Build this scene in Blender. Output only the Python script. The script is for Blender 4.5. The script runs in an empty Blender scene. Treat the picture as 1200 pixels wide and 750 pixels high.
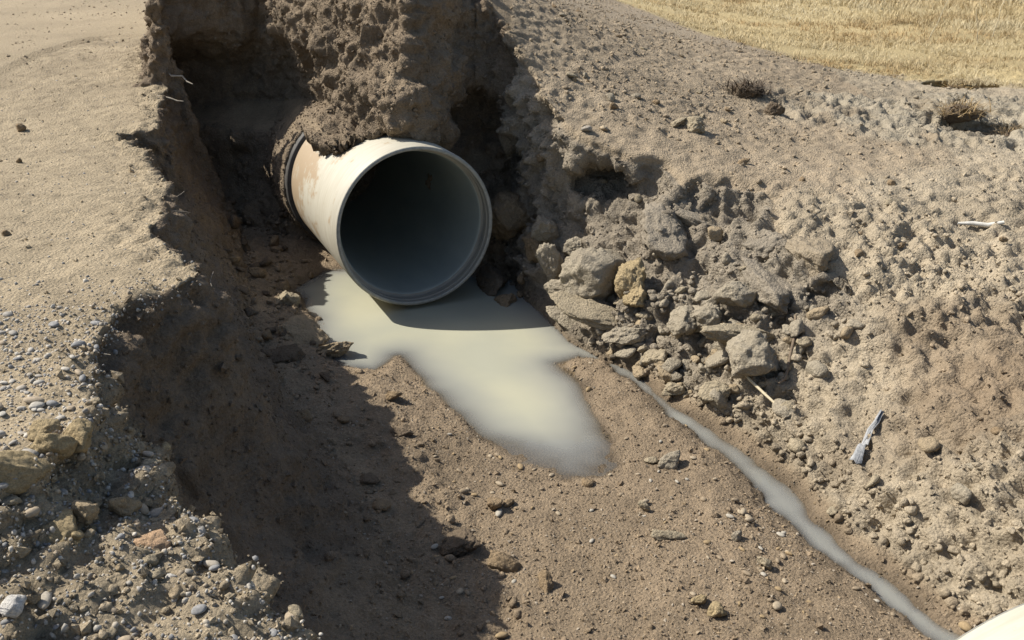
import bpy, math, random
import numpy as np
from mathutils import Vector, Matrix
from mathutils.bvhtree import BVHTree

random.seed(7)
RNG = np.random.default_rng(11)
scene = bpy.context.scene
COL = scene.collection

# ------------------------------------------------------------------ camera
cam_data = bpy.data.cameras.new("camera")
cam_data.sensor_width = 36.0
cam_data.lens = 33.0
cam_data.clip_end = 2000.0
cam = bpy.data.objects.new("camera", cam_data)
COL.objects.link(cam)
cam.location = (0.0, 0.0, 2.46)
cam.rotation_euler = (math.radians(90 - 22.45), 0.0, 0.0)
scene.camera = cam

# ------------------------------------------------------------------ sky and sun
SUN_DIR = Vector((1.24, -0.30, -1.32)).normalized()      # the way the light travels
to_sun = -SUN_DIR
sun_el = math.asin(to_sun.z)
sun_az = math.atan2(to_sun.x, to_sun.y)
world = bpy.data.worlds.new("World")
scene.world = world
world.use_nodes = True
wn = world.node_tree
wn.nodes.clear()
w_out = wn.nodes.new("ShaderNodeOutputWorld")
w_bg = wn.nodes.new("ShaderNodeBackground")
w_sky = wn.nodes.new("ShaderNodeTexSky")
w_sky.sky_type = 'NISHITA'
w_sky.sun_disc = False
w_sky.sun_elevation = sun_el
w_sky.sun_rotation = sun_az
w_sky.dust_density = 2.0
w_bg.inputs["Strength"].default_value = 0.088
wn.links.new(w_sky.outputs[0], w_bg.inputs[0])
wn.links.new(w_bg.outputs[0], w_out.inputs[0])

sun_data = bpy.data.lights.new("sun", 'SUN')
sun_data.energy = 4.4
sun_data.angle = math.radians(0.5)
sun_data.color = (1.0, 0.955, 0.88)
sun = bpy.data.objects.new("sun", sun_data)
COL.objects.link(sun)
sun.location = (-10, 4, 12)
sun.rotation_euler = SUN_DIR.to_track_quat('-Z', 'Y').to_euler()

scene.view_settings.view_transform = 'Standard'
scene.view_settings.look = 'None'
scene.view_settings.gamma = 1.0
scene.view_settings.exposure = 0.78
scene.render.engine = 'CYCLES'
scene.cycles.use_denoising = True
scene.cycles.max_bounces = 5


# ================================================================== helpers
def tag(o, label=None, cat=None, group=None, kind=None):
    if label: o["label"] = label
    if cat: o["category"] = cat
    if group: o["group"] = group
    if kind: o["kind"] = kind
    return o


def mesh_np(name, v, f, smooth=True):
    """Mesh from numpy vertices (n,3) and faces (m,3) or (m,4)."""
    me = bpy.data.meshes.new(name)
    v = np.ascontiguousarray(v, dtype=np.float32)
    f = np.ascontiguousarray(f, dtype=np.int32)
    k = f.shape[1]
    me.vertices.add(len(v)); me.vertices.foreach_set("co", v.ravel())
    me.loops.add(f.size); me.loops.foreach_set("vertex_index", f.ravel())
    me.polygons.add(len(f))
    me.polygons.foreach_set("loop_start", np.arange(0, f.size, k, dtype=np.int32))
    me.polygons.foreach_set("use_smooth", np.full(len(f), smooth))
    me.update(calc_edges=True)
    return me


def add_obj(name, me, mat=None, parent=None):
    o = bpy.data.objects.new(name, me)
    COL.objects.link(o)
    if mat is not None and not me.materials:
        me.materials.append(mat)
    if parent is not None:
        o.parent = parent
    return o


def set_color(me, rgb, name="tint"):
    a = me.attributes.new(name, 'FLOAT_COLOR', 'POINT')
    c = np.ones((len(me.vertices), 4), np.float32)
    c[:, :3] = rgb
    a.data.foreach_set("color", c.ravel())


def set_float(me, val, name):
    a = me.attributes.new(name, 'FLOAT', 'POINT')
    a.data.foreach_set("value", np.ascontiguousarray(val, np.float32))


def sstep(a, b, x):
    t = np.clip((x - a) / (b - a), 0, 1)
    return t * t * (3 - 2 * t)


def smin(a, b, k):
    h = np.clip(0.5 + 0.5 * (b - a) / k, 0, 1)
    return b * (1 - h) + a * h - k * h * (1 - h)


# ---- lattice noise
def _hash(ix, iy, iz, seed):
    h = (ix.astype(np.uint32) * np.uint32(374761393) + iy.astype(np.uint32) * np.uint32(668265263)
         + iz.astype(np.uint32) * np.uint32(2147483647) + np.uint32(seed * 144269 + 1013904223))
    h = (h ^ (h >> np.uint32(13))) * np.uint32(1274126177)
    h = (h ^ (h >> np.uint32(16))) * np.uint32(2246822519)
    h = h ^ (h >> np.uint32(13))
    return (h & np.uint32(0xFFFFFF)).astype(np.float32) / np.float32(0xFFFFFF)


def vnoise(p, scale, seed=0):
    """Smooth value noise in -1..1, cell size = scale."""
    q = p / scale
    i = np.floor(q).astype(np.int64)
    f = (q - i).astype(np.float32)
    f = f * f * f * (f * (f * 6 - 15) + 10)
    x, y, z = i[:, 0], i[:, 1], i[:, 2]
    r = 0
    for dx in (0, 1):
        wx = f[:, 0] if dx else 1 - f[:, 0]
        for dy in (0, 1):
            wy = f[:, 1] if dy else 1 - f[:, 1]
            for dz in (0, 1):
                wz = f[:, 2] if dz else 1 - f[:, 2]
                r = r + wx * wy * wz * _hash(x + dx, y + dy, z + dz, seed)
    return r * 2 - 1


def fbm(p, scale, octv, seed=0, gain=0.5):
    r, a, t = 0, 1.0, 0
    for k in range(octv):
        r = r + a * vnoise(p + 17.3 * k, scale, seed + k)
        t += a
        a *= gain; scale *= 0.5
    return r / t


def worley(p, scale, seed=0):
    """F1 and F2 distances in cell units."""
    q = p / scale
    i = np.floor(q).astype(np.int64)
    f1 = np.full(len(p), 9.0, np.float32); f2 = f1.copy()
    for dx in (-1, 0, 1):
        for dy in (-1, 0, 1):
            for dz in (-1, 0, 1):
                c = i + np.array([dx, dy, dz])
                o = np.stack([_hash(c[:, 0], c[:, 1], c[:, 2], seed + k) for k in (0, 1, 2)], 1)
                d = np.sqrt(((c + o - q) ** 2).sum(1)).astype(np.float32)
                f2 = np.minimum(f2, np.maximum(f1, d))
                f1 = np.minimum(f1, d)
    return f1, f2


def n2(x, y, scale, octv=3, seed=0):
    p = np.stack([x.ravel(), y.ravel(), np.full(x.size, 0.37)], 1)
    return fbm(p, scale, octv, seed).reshape(x.shape)


def poly_dist(x, y, pts, closed=False):
    """Unsigned distance to a polyline, and the signed side (+ on its right hand)."""
    best = np.full(x.shape, 1e9); side = np.zeros(x.shape); along = np.zeros(x.shape)
    n = len(pts)
    for k in range(n if closed else n - 1):
        ax, ay = pts[k][:2]; bx, by = pts[(k + 1) % n][:2]
        dx, dy = bx - ax, by - ay
        L = dx * dx + dy * dy
        t = np.clip(((x - ax) * dx + (y - ay) * dy) / L, 0, 1)
        d = np.hypot(x - ax - t * dx, y - ay - t * dy)
        m = d < best - 1e-9
        best = np.where(m, d, best)
        side = np.where(m, np.sign((x - ax) * dy - (y - ay) * dx), side)
        along = np.where(m, k + t, along)
    return best, side, along


def inside(x, y, pts):
    r = np.zeros(x.shape, bool)
    n = len(pts)
    for k in range(n):
        ax, ay = pts[k]; bx, by = pts[(k + 1) % n]
        if ay == by: continue
        c = ((ay > y) != (by > y)) & (x < (bx - ax) * (y - ay) / (by - ay) + ax)
        r ^= c
    return r


# ================================================================== the lie of the land
PIPE_C = Vector((-0.6466, 6.16, 0.592))            # centre of the pipe's mouth
PIPE_A = Vector((0.4067, -0.9135, 0.0))            # the way the mouth looks
PIPE_R = 0.562

# rim of the left bank (y, x), from near to far
EDGE = np.array([(-1.0, 1.0), (0.2, 0.25), (1.0, -0.15), (1.55, -0.40), (1.72, -0.51), (1.82, -0.64), (2.01, -0.77),
                 (2.14, -0.95), (2.30, -1.02), (2.39, -1.15), (2.55, -1.24), (2.70, -1.29), (2.80, -1.31), (2.98, -1.32), (3.05, -1.28),
                 (3.11, -1.23), (3.20, -1.20), (3.28, -1.17), (3.37, -1.18), (3.45, -1.25), (3.64, -1.37), (3.80, -1.50), (3.94, -1.57),
                 (4.10, -1.57), (4.25, -1.64), (4.45, -1.69), (4.70, -1.76), (4.85, -1.85), (5.30, -2.06), (5.65, -2.20), (6.00, -2.37),
                 (6.16, -2.52), (6.30, -2.60), (6.40, -2.69), (6.43, -2.66), (6.52, -2.44), (6.75, -2.52), (7.00, -2.60), (7.34, -2.68),
                 (7.50, -2.68), (7.66, -2.77), (7.95, -2.98), (8.25, -3.12), (8.6, -3.2), (9.0, -3.3), (12, -4.0)])
FOOT = np.array([(-1.0, 1.5), (0.2, 0.75), (1.0, 0.25), (2.0, -0.16), (2.75, -0.35), (3.2, -0.46), (3.86, -0.75), (4.45, -1.10),
                 (5.22, -1.50), (6.23, -1.86), (7.18, -2.15), (8.0, -2.4), (12, -3.0)])
POOL = [(-1.60, 6.54), (-1.44, 6.1), (-1.30, 5.66), (-1.04, 5.20), (-0.83, 5.14), (-0.72, 5.34), (-0.49, 4.90), (-0.28, 4.58),
        (-0.20, 4.36), (0.02, 4.10), (0.25, 3.98), (0.44, 3.97), (0.52, 4.06), (0.47, 4.45), (0.37, 4.97), (0.30, 5.24),
        (0.42, 5.34), (0.52, 5.40), (0.42, 5.62), (0.34, 5.95), (0.20, 6.3), (0.05, 6.7), (-0.8, 7.2), (-1.5, 7.0)]
STREAM = [(0.42, 5.46), (0.62, 5.25), (0.72, 5.08), (0.92, 4.56), (1.13, 4.21), (1.27, 3.82), (1.37, 3.44), (1.49, 3.24),
          (1.61, 2.97), (1.70, 2.82), (1.85, 2.5), (2.0, 2.0), (2.15, 1.0), (2.2, -0.5)]
STREAM_W = [0.09, 0.045, 0.035, 0.035, 0.045, 0.085, 0.08, 0.045, 0.05, 0.07, 0.08, 0.08, 0.08, 0.08]
TOE = [(-0.10, 7.2), (0.06, 6.45), (0.23, 5.93), (0.36, 5.56), (0.56, 5.28), (0.76, 5.10), (0.98, 4.64), (1.20, 4.30), (1.38, 3.88),
       (1.47, 3.46), (1.58, 3.28), (1.70, 2.99), (1.80, 2.85), (1.95, 2.5), (2.1, 2.0), (2.25, 1.0), (2.3, -0.5)]
TOE_SLOPE = [2.2, 1.7, 1.25, 0.98, 0.85, 0.80, 0.70, 0.62, 0.56, 0.56, 0.55, 0.55, 0.55, 0.6, 0.6, 0.6, 0.6]

# spot heights of the uncut ground to the right of the trench
SPOTS = np.array([(-3.0, 8.6, 2.10), (-2.2, 8.7, 2.25), (-3.2, 10.5, 2.15), (-1.2, 7.2, 2.45), (-1.2, 8.5, 2.55), (-2.0, 9.6, 2.3), (-0.6, 7.2, 2.2), (-0.85, 6.8, 2.35),
                  (0, 7.5, 1.80), (0, 6.7, 1.50), (.29, 6.15, 1.14), (.65, 7.35, 1.46), (.93, 6.36, 1.13), (1.3, 6.12, 1.0),
                  (1.58, 5.64, .90), (1.8, 5.26, .80), (2.15, 5.1, .75), (2.43, 4.81, .67), (2.63, 4.44, .62),
                  (2.9, 13.2, 1.35), (3.1, 10.0, 1.2), (4.2, 9.4, 1.1), (4.9, 9.1, 1.1), (0, 10, 1.95), (1.2, 9, 1.5), (2, 7.5, 1.13),
                  (3, 7, 1.0), (4, 7, 1.0), (3.4, 5.5, .88), (4.5, 5, .95), (6, 8, 1.1), (-1, 11.5, 2.2), (8, 9, 1.15), (8, 5, 1.05),
                  (2.6, 3.4, .5), (3.4, 3.0, .8), (4.5, 2.5, 1.0), (2.6, 1.5, .5), (4, 0, .9), (8, 1, 1.1), (7, 13, 1.25), (1.4, 12.5, 1.6)])


def tps_fit(pts):
    n = len(pts)
    d = np.hypot(pts[:, None, 0] - pts[None, :, 0], pts[:, None, 1] - pts[None, :, 1])
    K = np.where(d > 0, d * d * np.log(d + 1e-12), 0) + np.eye(n) * 0.15
    Pm = np.c_[np.ones(n), pts[:, :2]]
    A = np.block([[K, Pm], [Pm.T, np.zeros((3, 3))]])
    return np.linalg.solve(A, np.r_[pts[:, 2], 0, 0, 0])


TPS = tps_fit(SPOTS)


def tps(x, y):
    r = TPS[-3] + TPS[-2] * x + TPS[-1] * y
    for k, (px, py, _) in enumerate(SPOTS):
        d2 = (x - px) ** 2 + (y - py) ** 2 + 1e-12
        r = r + TPS[k] * 0.5 * d2 * np.log(d2)
    return r


def edge_x(y): return np.interp(y, EDGE[:, 0], EDGE[:, 1])
def foot_x(y): return np.interp(y, FOOT[:, 0], FOOT[:, 1])


STEP = [(-1.6, 0.6), (-1.32, 1.5), (-1.19, 1.82), (-1.13, 2.0), (-1.10, 2.09), (-1.15, 2.25), (-1.17, 2.38), (-1.22, 2.50), (-1.24, 2.7)]


def plateau_z(x, y):
    z = 1.275 - 0.09 * sstep(4.2, 5.6, y) + 0.12 * np.clip(y - 6.3, 0, 2.4)
    z = z - 0.01 * np.clip(-1.2 - x, 0, 6)
    z = z + 0.025 * n2(x, y, 1.1, 3, 51)
    # the lower spoil heap in front of the bank
    xs = np.interp(y, [p[1] for p in STEP], [p[0] for p in STEP])
    m = sstep(0.0, 0.10, x - xs) * (y < 2.72)
    low = 1.135 - 0.20 * np.clip(x - xs - 0.1, 0, 2) + 0.06 * n2(x, y, 0.35, 3, 5)
    return z * (1 - m) + low * m


def uncut(x, y):
    w = sstep(0.05, 0.6, x - edge_x(y)) * (y < 7.6) + sstep(-0.05, 0.25, x + 3.02 + 0.25 * (y - 7.9) + 0.12 * n2(x, y, 0.3, 2, 19)) * (y >= 7.6)
    e = plateau_z(x, y) * (1 - w) + tps(x, np.clip(y, -1, 14)) * w
    return e + (0.03 * n2(x, y, 0.9, 3, 3)) * w


def floor_z(x, y):
    """Bed of the trench with the pool, the stream and the right-hand bank."""
    wob = 0.05 * n2(x, y, 0.35, 3, 21)
    dp, _, _ = poly_dist(x, y, POOL, True)
    dp = np.where(inside(x, y, POOL), -dp, dp) + wob
    bed = np.where(dp > 0, 0.065 * (1 - np.exp(-dp / 0.28)), -0.17 * (1 - np.exp(dp / 0.40)))
    # the tongue of the pool thins out over the gravel
    tongue = sstep(4.75, 4.0, y) * sstep(-0.7, -0.1, x) * sstep(1.0, 0.45, x)
    bed = np.where(dp <= 0, bed * (1 - 0.78 * tongue) + 0.022 * tongue * n2(x, y, 0.25, 3, 28) * sstep(0, -0.1, dp), bed * (1 - 0.5 * tongue))
    ds, _, al = poly_dist(x, y, STREAM)
    wid = np.interp(al, np.arange(len(STREAM_W)), STREAM_W)
    e = ds + 0.55 * wob + 0.04 * n2(x, y, 0.13, 2, 25) - wid
    drop = water_drop(x, y)
    sbed = np.where(e > 0, 0.11 * (1 - np.exp(-e / 0.2)) + drop, (-0.042 * (1 - np.exp(e / 0.05)) + 0.012 * n2(x, y, 0.22, 2, 27) * sstep(0, -0.06, e)) + drop)
    bed = np.where(dp < 0, np.minimum(bed, sbed), smin(bed, sbed, 0.03))
    bed = bed + 0.05 * sstep(-0.1, -1.6, x) * sstep(-0.05, 0.4, dp)
    dt, sd, al = poly_dist(x, y, TOE)
    s = np.maximum(dt * np.where(sd < 0, 1, -1), 0)      # right-hand side of the toe line
    sl = np.interp(al, np.arange(len(TOE_SLOPE)), TOE_SLOPE)
    rise = s * sl * (1 + 0.25 * n2(x, y, 0.6, 2, 33))
    return bed + rise, dp, e, s


def water_drop(x, y):
    return -0.05 * sstep(5.3, 2.5, y) * sstep(0.5, 0.8, x)


GX0, GX1, GY0, GY1, GS = -4.4, 6.6, 0.0, 10.6, 0.02
gx = np.arange(GX0, GX1 + GS, GS); gy = np.arange(GY0, GY1 + GS, GS)
MX, MY = np.meshgrid(gx, gy, indexing='ij')
E_MAP = uncut(MX, MY)
F_MAP, POOL_D, STREAM_E, BANK_S = floor_z(MX, MY)
# right bank: floor climbs into the uncut ground
kk = 0.05 + 0.15 * sstep(5.2, 4.0, MY)
TOP_R = smin(E_MAP, F_MAP, kk)


def lut(M, x, y):
    fx = np.clip((x - GX0) / GS, 0, M.shape[0] - 1.001); fy = np.clip((y - GY0) / GS, 0, M.shape[1] - 1.001)
    i = fx.astype(np.int32); j = fy.astype(np.int32)
    a = (fx - i).astype(np.float32); b = (fy - j).astype(np.float32)
    return (M[i, j] * (1 - a) * (1 - b) + M[i + 1, j] * a * (1 - b) + M[i, j + 1] * (1 - a) * b + M[i + 1, j + 1] * a * b)


E32 = E_MAP.astype(np.float32); T32 = TOP_R.astype(np.float32); F32 = F_MAP.astype(np.float32)
gxn, gyn = np.gradient(TOP_R, GS); SL32 = (1 / np.sqrt(1 + gxn ** 2 + gyn ** 2)).astype(np.float32)

# back wall of the wash-out: y at which earth starts, for three heights
BK_X = np.array([-4.2, -3.2, -2.6, -2.3, -2.1, -1.95, -1.8, -1.6, -1.45, -1.3, -1.15, -1.05, -0.95, -0.85, -0.72, -0.62, -0.55, -0.48, -0.4, -0.3, -0.15, 0.0, 0.15, 0.3, 0.45, 0.8])
BK_LOW = np.array([8.2, 8.2, 8.15, 8.1, 8.0, 7.9, 7.8, 7.8, 7.85, 7.8, 7.7, 7.6, 7.5, 7.4, 7.35, 7.35, 7.35, 7.35, 7.3, 7.25, 7.15, 7.1, 6.9, 6.6, 6.4, 6.2])
BK_MID = np.array([8.50, 8.50, 8.50, 8.45, 8.40, 8.30, 8.15, 7.85, 7.5, 7.15, 6.85, 6.66, 6.50, 6.40, 6.36, 6.40, 6.6, 6.9, 7.15, 7.3, 7.3, 7.15, 6.9, 6.6, 6.4, 6.2])
BK_TOP = np.array([7.45, 7.70, 7.98, 8.14, 8.20, 8.05, 7.7, 7.4, 7.2, 7.0, 6.86, 6.76, 6.66, 6.58, 6.48, 6.52, 6.7, 6.95, 7.2, 7.34, 7.35, 7.25, 7.05, 6.8, 6.5, 6.2])
CAVES = [  # centre, radii
    ((-1.98, 7.75, 0.62), (0.17, 0.5, 0.12)), ((-1.75, 7.85, 0.42), (0.3, 0.5, 0.2)),
    ((-0.28, 7.25, 1.05), (0.26, 0.4, 0.34)), ((-0.05, 7.1, 0.75), (0.25, 0.35, 0.3)),
    ((0.62, 6.30, 0.86), (0.26, 0.36, 0.17)), ((0.42, 6.15, 0.62), (0.16, 0.25, 0.2)),
    ((4.35, 9.25, 1.05), (0.42, 0.28, 0.10)), ((3.78, 7.45, 0.97), (0.40, 0.26, 0.11)),
    ((1.50, 4.93, 0.46), (0.13, 0.12, 0.09)), ((1.72, 4.92, 0.58), (0.12, 0.12, 0.08)),
]


def solid(x, y, z):
    """Below zero in the earth, above zero in the air."""
    e = lut(E32, x, y)
    t = lut(T32, x, y); sl = lut(SL32, x, y)
    ex = edge_x(y).astype(np.float32); fx = foot_x(y).astype(np.float32)
    # left cliff: steep below the rim, an apron of fallen earth at the foot
    h = np.clip((e - z) / np.maximum(e - 0.05, 0.2), 0, 1.15)
    g = 0.06 * sstep(0, 0.12, h) + 0.94 * h ** 1.75
    dl = (x - (ex + (fx - ex) * g)) * 0.85
    # back wall
    lo = np.interp(x, BK_X, BK_LOW); mi = np.interp(x, BK_X, BK_MID); hi = np.interp(x, BK_X, BK_TOP)
    w1 = sstep(0.85, 1.12, z); w2 = sstep(1.35, 1.75, z)
    yb = (lo * (1 - w1) + mi * w1) * (1 - w2) + hi * w2
    yb = yb - 0.9 * np.clip(0.45 - z, 0, 1) * sstep(-1.3, -1.7, x) - 0.7 * np.clip(0.35 - z, 0, 1) * sstep(-0.5, -0.2, x) + 0.42 * np.clip(z - 1.45, 0, 2) * sstep(-2.1, -1.6, x)
    db = (yb - y) * 0.8
    void = np.minimum(np.minimum((z - t) * sl, dl), db)
    d = np.maximum(z - e, void)
    for c, r in CAVES:
        q = np.sqrt(((x - c[0]) / r[0]) ** 2 + ((y - c[1]) / r[1]) ** 2 + ((z - c[2]) / r[2]) ** 2)
        d = np.maximum(d, (1 - q) * min(r))
    # loose earth lying on the crown of the pipe
    vx, vy, vz = x - PIPE_C.x, y - PIPE_C.y, z - PIPE_C.z
    s = -(vx * PIPE_A.x + vy * PIPE_A.y)
    lat = vx * (-PIPE_A.y) + vy * PIPE_A.x
    rr = np.hypot(lat, vz)
    ang = np.arctan2(lat, vz)                          # 0 on the crown
    thick = 0.10 * sstep(0.15, 0.8, s) * sstep(-1.35 , -0.5, ang - 0.55 * sstep(0.9, 0.1, s)) * sstep(0.9, 0.3, ang) - 0.02
    shell = rr - (PIPE_R + thick)
    shell = np.maximum(shell, np.maximum(0.10 - s, s - 1.7))
    shell = np.maximum(shell, 0.45 - vz)
    plug = np.maximum(rr - PIPE_R - 0.045, 1.50 - s)
    d = np.minimum(np.minimum(d, shell), plug)
    bore = np.maximum(PIPE_R - 0.025 - rr, -0.3 - s)     # nothing but air inside the pipe
    bore = np.where(s < 2.6, PIPE_R + 0.018 - rr, -1)
    return np.where((s > -0.02) & (z > 0.05), np.maximum(d, bore), d)


# ================================================================== skin the earth (surface nets on sparse blocks)
VOX = 0.0168
NB = 8
BS = VOX * NB
ZMIN, ZMAX = -0.45, 2.75
DX0, DX1, DY0, DY1 = -4.2, 6.3, 0.25, 10.3
nbx = int((DX1 - DX0) / BS); nby = int((DY1 - DY0) / BS); nbz = int((ZMAX - ZMIN) / BS)


def skin_ground():
    sub = 4
    cs = BS / sub
    cx = DX0 + np.arange(nbx * sub + 1) * cs; cy = DY0 + np.arange(nby * sub + 1) * cs; cz = ZMIN + np.arange(nbz * sub + 1) * cs
    sgn = np.empty((len(cx), len(cy), len(cz)), bool)
    X, Y = np.meshgrid(cx, cy, indexing='ij')
    X = X.ravel(); Y = Y.ravel()
    for k, z in enumerate(cz):
        sgn[:, :, k] = (solid(X, Y, np.full(X.shape, z)) < 0).reshape(len(cx), len(cy))
    lo = np.ones((nbx, nby, nbz), bool); hi = np.zeros((nbx, nby, nbz), bool)
    for i in range(sub + 1):
        for j in range(sub + 1):
            for k in range(sub + 1):
                s = sgn[i:i + nbx * sub:sub, j:j + nby * sub:sub, k:k + nbz * sub:sub]
                s = s[:nbx, :nby, :nbz]
                lo &= s; hi |= s
    act = hi & ~lo
    # grow by one block upward and downward so nothing thin is lost
    blocks = np.argwhere(act)
    NXv, NYv, NZv = nbx * NB, nby * NB, nbz * NB
    r9 = np.arange(NB + 1)
    ox, oy, oz = [a.ravel() for a in np.meshgrid(r9, r9, r9, indexing='ij')]
    ids, verts, edges = [], [], []
    done = set(map(tuple, blocks.tolist()))

    def fill(blks):
        for c0 in range(0, len(blks), 2500):
            b = blks[c0:c0 + 2500] * NB
            x = (DX0 + (b[:, 0:1] + ox) * VOX).astype(np.float32)
            y = (DY0 + (b[:, 1:2] + oy) * VOX).astype(np.float32)
            z = (ZMIN + (b[:, 2:3] + oz) * VOX).astype(np.float32)
            d = solid(x.ravel(), y.ravel(), z.ravel()).astype(np.float32).reshape(len(b), NB + 1, NB + 1, NB + 1)
            ins = d < 0
            cnt = np.zeros((len(b), NB, NB, NB), np.int8)
            for i in (0, 1):
                for j in (0, 1):
                    for k in (0, 1):
                        cnt += ins[:, i:i + NB, j:j + NB, k:k + NB]
            w = np.argwhere((cnt > 0) & (cnt < 8))
            n, i, j, k = w.T
            acc = np.zeros((len(w), 3), np.float32); num = np.zeros(len(w), np.float32)
            cor = {}
            for a in (0, 1):
                for bb in (0, 1):
                    for cc in (0, 1):
                        cor[a, bb, cc] = d[n, i + a, j + bb, k + cc]
            for p in cor:
                for ax in range(3):
                    if p[ax] == 0:
                        q = list(p); q[ax] = 1; q = tuple(q)
                        d0, d1 = cor[p], cor[q]
                        m = (d0 < 0) != (d1 < 0)
                        t = np.where(m, d0 / np.where(d0 == d1, 1, d0 - d1), 0)
                        for c in range(3):
                            acc[:, c] += np.where(m, p[c] + (t if c == ax else 0), 0)
                        num += m
            acc /= num[:, None]
            vi = b[n] + w[:, 1:]
            verts.append(np.array([DX0, DY0, ZMIN]) + (vi + acc) * VOX)
            ids.append((vi[:, 0].astype(np.int64) * NYv + vi[:, 1]) * NZv + vi[:, 2])
            for ax in range(3):
                a = ins[:, :NB, :NB, :NB]
                sl = [slice(None), slice(0, NB), slice(0, NB), slice(0, NB)]
                sl[ax + 1] = slice(1, NB + 1)
                q = ins[tuple(sl)]
                e = np.argwhere(a != q)
                if len(e):
                    g = b[e[:, 0]] + e[:, 1:]
                    edges.append(np.c_[g, np.full(len(g), ax), a[e[:, 0], e[:, 1], e[:, 2], e[:, 3]]])

    def stitch():
        aid = np.concatenate(ids); av = np.concatenate(verts)
        o = np.argsort(aid); aid = aid[o]; av = av[o]
        ed = np.concatenate(edges)
        miss = []
        quads = []
        for ax in range(3):
            e = ed[ed[:, 3] == ax]
            u, v = [(1, 2), (2, 0), (0, 1)][ax]
            du = np.zeros(3, int); du[u] = 1
            dv = np.zeros(3, int); dv[v] = 1
            p = e[:, :3]
            cs_ = [p, p - du, p - du - dv, p - dv]
            qi = []
            ok = np.ones(len(p), bool)
            for c in cs_:
                key = (c[:, 0].astype(np.int64) * NYv + c[:, 1]) * NZv + c[:, 2]
                s = np.clip(np.searchsorted(aid, key), 0, len(aid) - 1)
                hit = aid[s] == key
                miss.append(c[~hit] // NB)
                ok &= hit
                qi.append(s)
            q = np.stack(qi, 1)
            flip = e[:, 4] == 0
            q[flip] = q[flip][:, ::-1]
            quads.append(q[ok])
        return av, np.concatenate(quads), np.concatenate(miss)

    fill(blocks)
    for _ in range(3):
        v, q, miss = stitch()
        lim = np.array([nbx, nby, nbz])
        miss = miss[((miss >= 0) & (miss < lim)).all(1)]
        new = [t for t in set(map(tuple, miss.tolist())) if t not in done]
        if not new:
            break
        done.update(new)
        fill(np.array(new))
    return v, q


def vnormals(v, q):
    a = v[q[:, 2]] - v[q[:, 0]]; b = v[q[:, 3]] - v[q[:, 1]]
    n = np.cross(a, b)
    r = np.zeros_like(v)
    for k in range(4):
        for c in range(3):
            r[:, c] += np.bincount(q[:, k], n[:, c], len(v))
    return r / np.maximum(np.linalg.norm(r, axis=1, keepdims=True), 1e-9)


V, Q = skin_ground()
N = vnormals(V, Q)

# ---- roughen: broad sag, clods, crumbs, each where that kind of earth lies
vx, vy, vz = V[:, 0], V[:, 1], V[:, 2]
pool_d = lut(POOL_D.astype(np.float32), vx, vy)
strm_e = lut(STREAM_E.astype(np.float32), vx, vy)
bank_s = lut(BANK_S.astype(np.float32), vx, vy)
top_e = lut(E32, vx, vy)
wall = sstep(0.85, 0.55, N[:, 2])
dry_top = sstep(0.10, 0.03, top_e - vz)
left = vx < edge_x(vy) + 0.02
on_left = (left & (dry_top > 0.5)).astype(float)
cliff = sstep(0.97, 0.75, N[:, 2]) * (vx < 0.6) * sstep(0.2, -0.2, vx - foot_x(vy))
crown = (vy > 6.15) * (vx > -1.75) * (vx < -0.3) * (vz > 0.9) * (1 - wall)
backw = np.maximum(wall, crown) * (vy > 6.15) * (vx > foot_x(vy)) * (vx < 0.35)
rbank = sstep(0.0, 0.07, bank_s) * (vx > 0.0)
scarp = rbank * sstep(0.12, 0.02, dry_top - 0.6) * sstep(4.3, 5.0, vy) * (vx < 2.2)
bedw = sstep(0.35, 0.10, vz) * sstep(-0.35, 0.25, vx - foot_x(vy) + 0.25 * fbm(V, 0.4, 3, 7)) * (1 - sstep(0.0, 0.06, bank_s))
near_rim = sstep(0.30, 0.0, np.abs(vx - edge_x(vy))) * (vz > 0.9)

f1a, f2a = worley(V * np.array([1, 1, 1.2]) + 0.06 * np.stack([vnoise(V, 0.2, 90 + k) for k in range(3)], 1), 0.22, 3)
f1b, f2b = worley(V + 0.03 * np.stack([vnoise(V, 0.09, 95 + k) for k in range(3)], 1), 0.085, 13)
f1c, f2c = worley(V + 0.015 * np.stack([vnoise(V, 0.05, 97 + k) for k in range(3)], 1), 0.048, 23)
clod_c = np.clip(0.75 - f1c, 0, 1) * np.clip((f2c - f1c) * 4, 0, 1)
pits = sstep(0.25, 0.65, vnoise(V, 0.10, 150)) * sstep(-0.3, 0.2, vnoise(V, 0.45, 151))
ridge = 1 - 2 * np.abs(fbm(V, 0.13, 3, 160))
billow = 1 - np.abs(fbm(V, 0.30, 3, 61)) * 2
mid = fbm(V, 0.16, 3, 71)
fine = fbm(V, 0.055, 2, 81)
strata = vnoise(V * np.array([0.25, 0.25, 1.0]), 0.09, 66)
clod_a = np.clip(0.75 - f1a, 0, 1) * np.clip((f2a - f1a) * 4, 0, 1)
clod_b = np.clip(0.75 - f1b, 0, 1) * np.clip((f2b - f1b) * 4, 0, 1)
patch = sstep(-0.15, 0.35, vnoise(V, 0.8, 44))
disp = 0.006 * mid + 0.004 * fine
disp += cliff * (0.035 * mid + 0.02 * billow + 0.012 * fine + 0.015 * clod_c + 0.02 * ridge - 0.03)
disp += backw * (0.07 * mid + 0.05 * billow + 0.05 * clod_a + 0.02 * strata + 0.014 * fine + 0.03 * clod_b + 0.03 * clod_c + 0.03 * ridge - 0.04)
low_slope = sstep(5.7, 4.9, vy - 0.25 * vx + 0.5 * vnoise(V, 0.6, 170))
disp += rbank * (0.016 * mid + 0.014 * fine + patch * (0.03 * clod_a + 0.04 * clod_b) * (0.12 + 0.88 * low_slope))
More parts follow.
